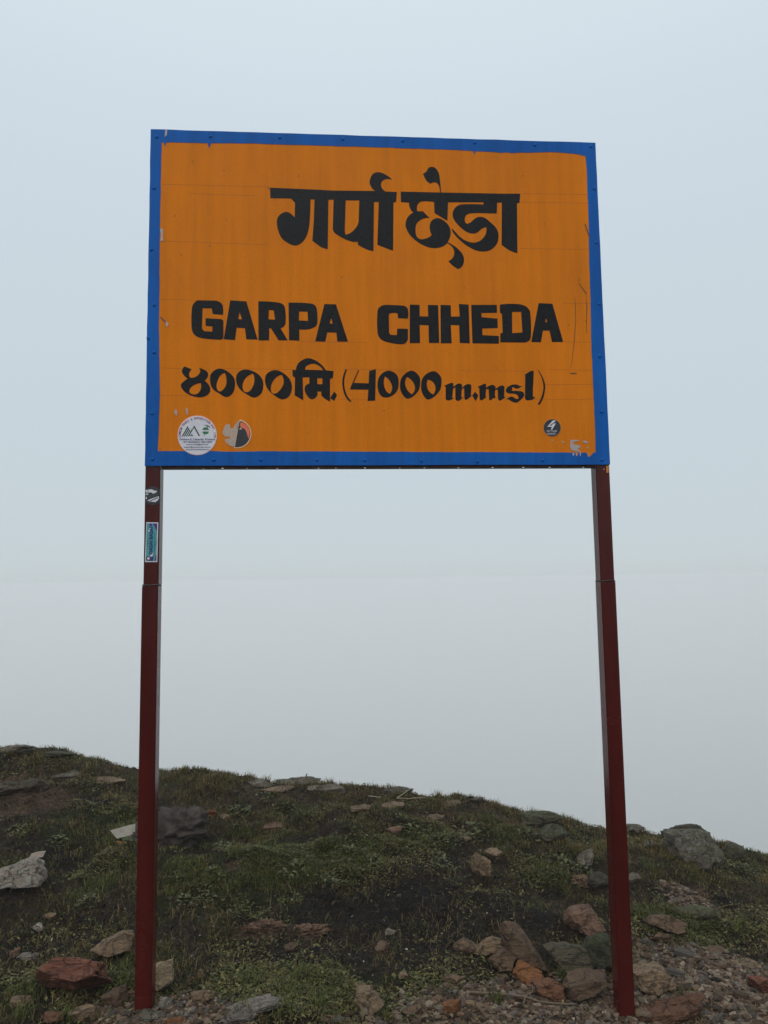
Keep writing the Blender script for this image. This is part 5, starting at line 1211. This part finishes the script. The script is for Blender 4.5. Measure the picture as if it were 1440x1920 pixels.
# litter: dead stalks and root fibres lying on the soil
n = 9000
P = sample_cover(n, lambda x, y: .5 * (1 - .6 * zone('gravel', x, y))); P[:, 2] += .003
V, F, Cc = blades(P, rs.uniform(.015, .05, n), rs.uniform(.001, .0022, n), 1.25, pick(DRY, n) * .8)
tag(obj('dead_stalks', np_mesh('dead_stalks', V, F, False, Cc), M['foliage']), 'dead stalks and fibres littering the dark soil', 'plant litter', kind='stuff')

PLANTS = [
    (-1.171, 0.682, 0.099, 'leafy', 'low grey green leafy plant spreading over the slope'),
    (-0.706, 1.190, 0.128, 'leafy', 'low grey green leafy plant spreading over the slope'),
    (-0.530, 0.968, 0.111, 'leafy', 'low grey green leafy plant spreading over the slope'),
    (-0.333, 0.848, 0.139, 'leafy', 'low grey green leafy plant spreading over the slope'),
    (-0.096, 1.028, 0.124, 'leafy', 'low grey green leafy plant spreading over the slope'),
    (-0.003, 0.923, 0.110, 'leafy', 'low grey green leafy plant spreading over the slope'),
    (0.231, 1.271, 0.150, 'leafy', 'low grey green leafy plant spreading over the slope'),
    (0.316, 0.952, 0.122, 'leafy', 'low grey green leafy plant spreading over the slope'),
    (0.519, 1.371, 0.166, 'leafy', 'low grey green leafy plant spreading over the slope'),
    (-0.360, 0.708, 0.089, 'leafy', 'low grey green leafy plant spreading over the slope'),
    (-0.017, 1.120, 0.112, 'leafy', 'low grey green leafy plant spreading over the slope'),
    (-0.766, 0.671, 0.095, 'leafy', 'low grey green leafy plant spreading over the slope'),
    (0.928, 1.083, 0.143, 'leafy', 'low grey green leafy plant spreading over the slope'),
    (0.825, 1.004, 0.125, 'leafy', 'low grey green leafy plant spreading over the slope'),
    (0.995, 1.053, 0.112, 'leafy', 'low grey green leafy plant spreading over the slope'),
    (-0.194, 0.811, 0.115, 'leafy', 'low grey green leafy plant spreading over the slope'),
    (-0.549, 1.692, 0.130, 'leafy', 'low grey green leafy plant spreading over the slope'),
    (-0.675, 1.537, 0.141, 'leafy', 'low grey green leafy plant spreading over the slope'),
    (-0.451, 1.545, 0.125, 'leafy', 'low grey green leafy plant spreading over the slope'),
    (-0.720, 0.711, 0.110, 'leafy', 'low grey green leafy plant spreading over the slope'),
    (0.796, 1.256, 0.124, 'leafy', 'low grey green leafy plant spreading over the slope'),
    (-1.659, 1.211, 0.116, 'leafy', 'low grey green leafy plant spreading over the slope'),
    (-1.462, 1.148, 0.100, 'leafy', 'low grey green leafy plant spreading over the slope'),
    (-0.699, 0.845, 0.101, 'leafy', 'low grey green leafy plant spreading over the slope'),
    (-0.847, 0.796, 0.090, 'leafy', 'low grey green leafy plant spreading over the slope'),
    (-1.896, 1.945, 0.105, 'tuft', 'tuft of fine mountain grass growing on the slope'),
    (-1.572, 0.904, 0.101, 'tuft', 'tuft of fine mountain grass growing on the slope'),
    (-1.566, 1.892, 0.122, 'tuft', 'tuft of fine mountain grass growing on the slope'),
    (-0.864, 0.151, 0.106, 'tuft', 'tuft of fine mountain grass growing on the slope'),
    (-0.303, 0.216, 0.103, 'tuft', 'tuft of fine mountain grass growing on the slope'),
    (-0.463, 0.172, 0.108, 'tuft', 'tuft of fine mountain grass growing on the slope'),
    (-0.460, -0.001, 0.101, 'tuft', 'tuft of fine mountain grass growing on the slope'),
    (-0.227, 0.047, 0.104, 'tuft', 'tuft of fine mountain grass growing on the slope'),
    (0.658, 0.190, 0.113, 'tuft', 'tuft of fine mountain grass growing on the slope'),
    (0.634, 0.230, 0.084, 'tuft', 'tuft of fine mountain grass growing on the slope'),
    (0.360, 0.091, 0.089, 'tuft', 'tuft of fine mountain grass growing on the slope'),
    (1.488, 1.325, 0.127, 'tuft', 'tuft of fine mountain grass growing on the slope'),
    (1.338, 1.089, 0.129, 'tuft', 'tuft of fine mountain grass growing on the slope'),
    (1.208, 1.189, 0.133, 'tuft', 'tuft of fine mountain grass growing on the slope'),
    (1.474, 0.550, 0.131, 'tuft', 'tuft of fine mountain grass growing on the slope'),
    (1.298, 0.580, 0.110, 'tuft', 'tuft of fine mountain grass growing on the slope'),
    (1.029, 0.101, 0.091, 'tuft', 'tuft of fine mountain grass growing on the slope'),
    (-0.626, 0.971, 0.096, 'tuft', 'tuft of fine mountain grass growing on the slope'),
    (-0.573, 1.947, 0.094, 'tuft', 'tuft of fine mountain grass growing on the slope'),
    (-0.197, 1.897, 0.087, 'tuft', 'tuft of fine mountain grass growing on the slope'),
    (0.951, 1.708, 0.103, 'tuft', 'tuft of fine mountain grass growing on the slope'),
    (0.733, 1.686, 0.090, 'tuft', 'tuft of fine mountain grass growing on the slope'),
    (1.936, 1.489, 0.099, 'tuft', 'tuft of fine mountain grass growing on the slope'),
    (1.120, 1.615, 0.089, 'tuft', 'tuft of fine mountain grass growing on the slope'),
    (0.141, 1.817, 0.086, 'tuft', 'tuft of fine mountain grass growing on the slope'),
    (0.412, 1.765, 0.092, 'tuft', 'tuft of fine mountain grass growing on the slope'),
    (-2.049, 2.015, 0.081, 'tuft', 'tuft of fine mountain grass growing on the slope'),
    (-1.443, 1.984, 0.106, 'tuft', 'tuft of fine mountain grass growing on the slope'),
    (-1.053, 1.955, 0.087, 'tuft', 'tuft of fine mountain grass growing on the slope'),
    (-0.662, 1.916, 0.093, 'tuft', 'tuft of fine mountain grass growing on the slope'),
    (-0.023, -0.000, 0.068, 'tuft', 'tuft of fine mountain grass growing on the slope'),
    (-1.131, -0.029, 0.097, 'tuft', 'tuft of fine mountain grass growing on the slope'),
    (-1.001, -0.040, 0.081, 'tuft', 'tuft of fine mountain grass growing on the slope'),
    (-0.343, -0.007, 0.118, 'tuft', 'tuft of fine mountain grass growing on the slope'),
    (1.643, 1.294, 0.138, 'tuft', 'tuft of fine mountain grass growing on the slope'),
    (-0.276, 0.861, 0.117, 'tuft', 'tuft of fine mountain grass growing on the slope')]
for i, (x, y, s, kind, label) in enumerate(PLANTS):
    z = gz(x, y)
    if kind == 'tuft':
        k = 70
        a = rs.uniform(0, 6.28, k); rr = np.sqrt(rs.rand(k)) * s * .3
        P = np.stack([a * 0 + np.cos(a) * rr, np.sin(a) * rr, 0 * a], -1)
        P[:, 2] = height(P[:, 0] + x, P[:, 1] + y) - z - .003
        gold = zone('olive', np.array([x]), np.array([y]))[0] > .3 or y > 1.4
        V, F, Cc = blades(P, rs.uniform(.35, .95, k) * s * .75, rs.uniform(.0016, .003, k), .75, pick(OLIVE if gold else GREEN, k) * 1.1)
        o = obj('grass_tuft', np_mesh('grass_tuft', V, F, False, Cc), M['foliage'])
        gv = zone('gravel', np.array([x]), np.array([y]))[0]
        lab, grp = (('fine grass tuft standing up against the sky on the crest', 'grass tufts on the crest') if y > 1.35 else
                    ('green grass tuft growing out of the stony ground', 'grass tufts among the stones') if gv > .3 else
                    ('green grass tuft low on the hill near the sign posts', 'grass tufts near the posts') if y < .45 else
                    ('grass tuft halfway up the open slope', 'grass tufts on the slope'))
        tag(o, lab, 'grass tuft', grp)
    else:
        k = 46
        a = rs.uniform(0, 6.28, k); rr = np.sqrt(rs.rand(k)) * s * .5
        P = np.stack([np.cos(a) * rr, np.sin(a) * rr * .8, 0 * a], -1)
        P[:, 2] = height(P[:, 0] + x, P[:, 1] + y) - z + rs.uniform(.002, .03, k) * (1 - rr / (s * .55))
        V, F, Cc = leaves(P, rs.uniform(.7, 1.3, k) * s * .2, rs.uniform(.7, 1.2, k) * s * .12, .45, pick(np.array([(.075, .09, .045), (.06, .075, .035), (.09, .1, .055)]), k))
        o = obj('leafy_plant', np_mesh('leafy_plant', V, F, False, Cc), M['foliage'])
        tag(o, label, 'plant', 'leafy plants on the slope')
    o.location = (x, y, z)

# ------------------------------------------------------------------ litter and sticks
SPOTS = {'cloth': (-0.952, 1.076, 0.115), 'cloth2': (-1.095, 1.052, 0.135), 'wrapper': (-1.167, 1.104, 0.138), 'litter': (-1.494, 0.971, 0.125), 'stalk_a': (0.012, 1.708, 0.116), 'stalk_b': (0.257, 1.694, 0.106), 'stalk_c': (0.172, 1.655, 0.115), 'twig_a': (0.275, 0.119, -0.068), 'twig_b': (0.633, 0.063, -0.090), 'twig_c': (0.517, 0.229, -0.077), 'twig_d': (0.452, 0.063, -0.084), 'twig_e': (0.505, 0.152, -0.081), 'stem': (-0.341, 1.930, 0.157)}
M['cloth'] = plain_mat('dark_cloth', (0.042, 0.031, 0.024), 0.9, 0.5, 25)
M['wrap_white'] = flaky_mat('wrapper_white', (0.4, 0.36, 0.3), (0.52, 0.47, 0.40), 30)
M['wrap_orange'] = plain_mat('wrapper_orange', (0.5, 0.2, 0.08), 0.5, 0.2)
M['wrap_green'] = plain_mat('wrapper_green', (0.25, 0.3, 0.16), 0.5, 0.2)
M['litter'] = flaky_mat('litter_pink', (0.34, 0.22, 0.16), (0.44, 0.36, 0.30), 60)
M['straw'] = plain_mat('straw', (0.30, 0.255, 0.17), 0.7, 0.3)
M['wood'] = plain_mat('dead_wood', (0.115, 0.08, 0.05), 0.8, 0.4)

def crumple(seed, rx, ry, rz):
    v, f = ICO[5]; v = v.copy()
    q = v * np.array((rx, ry, rz)) * 9
    w = np.stack([fbm(q * .7, seed, 2), fbm(q * .7 + 9, seed + 3, 2), fbm(q * .7 + 31, seed + 5, 2)], -1)
    rid = 1 - np.abs(fbm(q * np.array((1.0, 1.0, 2.6)) + w * 1.6, seed + 7, 3))
    fold = np.sin(q[:, 2] * 5.5 + w[:, 0] * 4 + q[:, 0] * 1.2)
    rad = .62 + .30 * np.clip(rid, 0, 1) ** 2 + .07 * (1 - 2 * np.abs(np.sin(q[:, 2] * 3.2 + q[:, 0] * .9 + w[:, 0] * 3.2))) + .16 * w[:, 1]
    v = v * rad[:, None] * np.array((rx, ry, rz))
    v[:, 2] = np.where(v[:, 2] < -rz * .35, -rz * .35 + (v[:, 2] + rz * .35) * .2, v[:, 2])
    return v, f
x, y, z = SPOTS['cloth']
cl = bpy.data.objects.new('crumpled_cloth', None); COL.objects.link(cl); cl.location = (x, y + .1, gz(x, y + .1))
tag(cl, 'crumpled dark grey brown cloth bundle lying in grass behind the left post', 'cloth')
v, f = crumple(3, .165, .11, .135)
o = obj('fabric_bunch', np_mesh('fabric_bunch', v, f, True), M['cloth'], cl); o.location = (.045, 0, .055); o.rotation_euler = (0, .12, .2)
v, f = crumple(9, .10, .08, .085)
o = obj('fabric_bunch', np_mesh('fabric_bunch', v, f, True), M['cloth'], cl); o.location = (-.13, -.01, .03); o.rotation_euler = (0, -.2, -.3)

x, y, z = SPOTS['wrapper']
wr = bpy.data.objects.new('plastic_wrapper', None); COL.objects.link(wr); wr.location = (x, y + .02, gz(x, y))
tag(wr, 'crumpled white and orange plastic wrapper poking out from the cloth bundle', 'wrapper')
def sheet(name, pts, faces, mat):
    bm = bmesh.new(); vs_ = [bm.verts.new(p) for p in pts]
    for fc in faces: bm.faces.new([vs_[k] for k in fc])
    r = bmesh.ops.solidify(bm, geom=list(bm.faces), thickness=.002)
    obj(name, bm_mesh(name, bm), mat, wr)
sheet('white_sheet', [(-.055, .0, .055), (.0, .01, .065), (.055, .02, .075), (-.02, -.01, .02), (.03, -.012, .03), (.06, .0, .035)], [(0, 3, 1), (1, 3, 4), (1, 4, 2), (2, 4, 5)], M['wrap_white'])
sheet('green_band', [(.005, -.016, .022), (.045, -.018, .034), (.055, -.02, .012), (.012, -.018, .004)], [(0, 1, 2), (0, 2, 3)], M['wrap_green'])
sheet('orange_band', [(-.02, -.024, .014), (.05, -.026, .006), (.095, -.026, -.012), (.05, -.03, -.016), (.0, -.03, -.004)], [(0, 1, 4), (1, 3, 4), (1, 2, 3)], M['wrap_orange'])

x, y, z = SPOTS['litter']
bm = bmesh.new()
vs_ = [bm.verts.new(p) for p in ((-.032, -.008, .006), (0, -.014, .014), (.03, -.004, .012), (.034, .022, .03), (.002, .014, .03), (-.028, .02, .02))]
for fc in ((0, 1, 4, 5), (1, 2, 3, 4)): bm.faces.new([vs_[k] for k in fc])
bmesh.ops.solidify(bm, geom=list(bm.faces), thickness=.0015)
o = obj('paper_scrap', bm_mesh('paper_scrap', bm), M['litter']); o.location = (x, y, gz(x, y) + .004)
tag(o, 'small folded pinkish paper scrap in grass uphill of the whitish boulder', 'paper scrap')

def stick(name, pts, r0, r1, mat, label, cat, group=None):
    bm = bmesh.new(); rows = []
    n = len(pts)
    for i, p in enumerate(pts):
        p = Vector(p); t = (Vector(pts[min(i + 1, n - 1)]) - Vector(pts[max(i - 1, 0)])).normalized()
        a = t.cross(Vector((0, 0, 1)))
        a = a.normalized() if a.length > .01 else Vector((1, 0, 0))
        c = t.cross(a); rr = r0 + (r1 - r0) * i / (n - 1)
        rows.append([bm.verts.new(p + (a * math.cos(k * 1.0472) + c * math.sin(k * 1.0472)) * rr) for k in range(6)])
    for i in range(n - 1):
        for k in range(6):
            bm.faces.new((rows[i][k], rows[i][(k + 1) % 6], rows[i + 1][(k + 1) % 6], rows[i + 1][k]))
    bm.faces.new(rows[0]); bm.faces.new(rows[-1][::-1])
    base = Vector(pts[0])
    bmesh.ops.translate(bm, verts=bm.verts, vec=-base)
    o = obj(name, bm_mesh(name, bm, True), mat); o.location = base
    return tag(o, label, cat, group)
def lie(p, q, n=7, wob=.006, lift=.008, seed=1):
    r = random.Random(seed); out = []
    for i in range(n):
        u = i / (n - 1)
        x = p[0] + (q[0] - p[0]) * u + r.uniform(-wob, wob); y = p[1] + (q[1] - p[1]) * u + r.uniform(-wob, wob)
        out.append((x, y, max(gz(x, y), gz(x + .01, y), gz(x, y + .015)) + lift))
    return out
A_, B_, C_ = SPOTS['stalk_a'], SPOTS['stalk_b'], SPOTS['stalk_c']
stick('straw_stalk', lie(A_, (A_[0] + .07, A_[1] - .02), 5, .002, .012, 2), .0028, .002, M['straw'], 'short pale straw stalk on the crest, separate from the crossed pair', 'straw')
stick('straw_stalk', lie(C_, (C_[0] + .10, C_[1] + .14), 6, .002, .02, 3), .0028, .0015, M['straw'], 'pale straw stalk slanting uphill from the crossed pair', 'straw')
stick('straw_stalk', lie(C_, (C_[0] + .16, C_[1] + .03), 6, .002, .018, 4), .0026, .0015, M['straw'], 'pale straw stalk lying level in the crossed pair', 'straw')
t1, t2, t3, t4, t5 = (SPOTS['twig_%s' % k] for k in 'abcde')
stick('dead_twig', lie(t1, t2, 9, .008, .012, 5), .004, .003, M['wood'], 'long thin dead twig lying across gravel before the rock pile', 'twig')
stick('dead_twig', lie(t3, t5, 6, .01, .02, 6), .0045, .003, M['wood'], 'crooked dead twig below the orange brown stone', 'twig')
stick('dead_twig', lie(t5, t4, 6, .008, .014, 7), .0035, .0025, M['wood'], 'short forked dead twig end in the gravel', 'twig')
x, y, z = SPOTS['stem']
stick('dry_stalk', [(x, y, gz(x, y) - .01), (x + .002, y, gz(x, y) + .02), (x + .001, y, gz(x, y) + .045), (x + .006, y, gz(x, y) + .052)], .0035, .004, M['wood'], 'single upright dead stem standing on the crest outcrop', 'plant stem')

# ------------------------------------------------------------------ haze: the cloud that fills the valley
bm = bmesh.new(); box(bm, -3000, 3000, -3000, 3000, -425, 3.4)
hz = obj('haze', bm_mesh('haze', bm))
m = bpy.data.materials.new('haze_air'); m.use_nodes = True
nt = m.node_tree; nt.nodes.clear()
ho = nt.nodes.new('ShaderNodeOutputMaterial'); pv = nt.nodes.new('ShaderNodeVolumePrincipled')
pv.inputs['Color'].default_value = (0.985, 0.99, 0.992, 1)
pv.inputs['Density'].default_value = 0.0034
pv.inputs['Anisotropy'].default_value = 0.0
nt.links.new(pv.outputs['Volume'], ho.inputs['Volume'])
hz.data.materials.append(m)
tag(hz, 'pale mountain mist filling the valley beyond the crest', 'haze', kind='stuff')
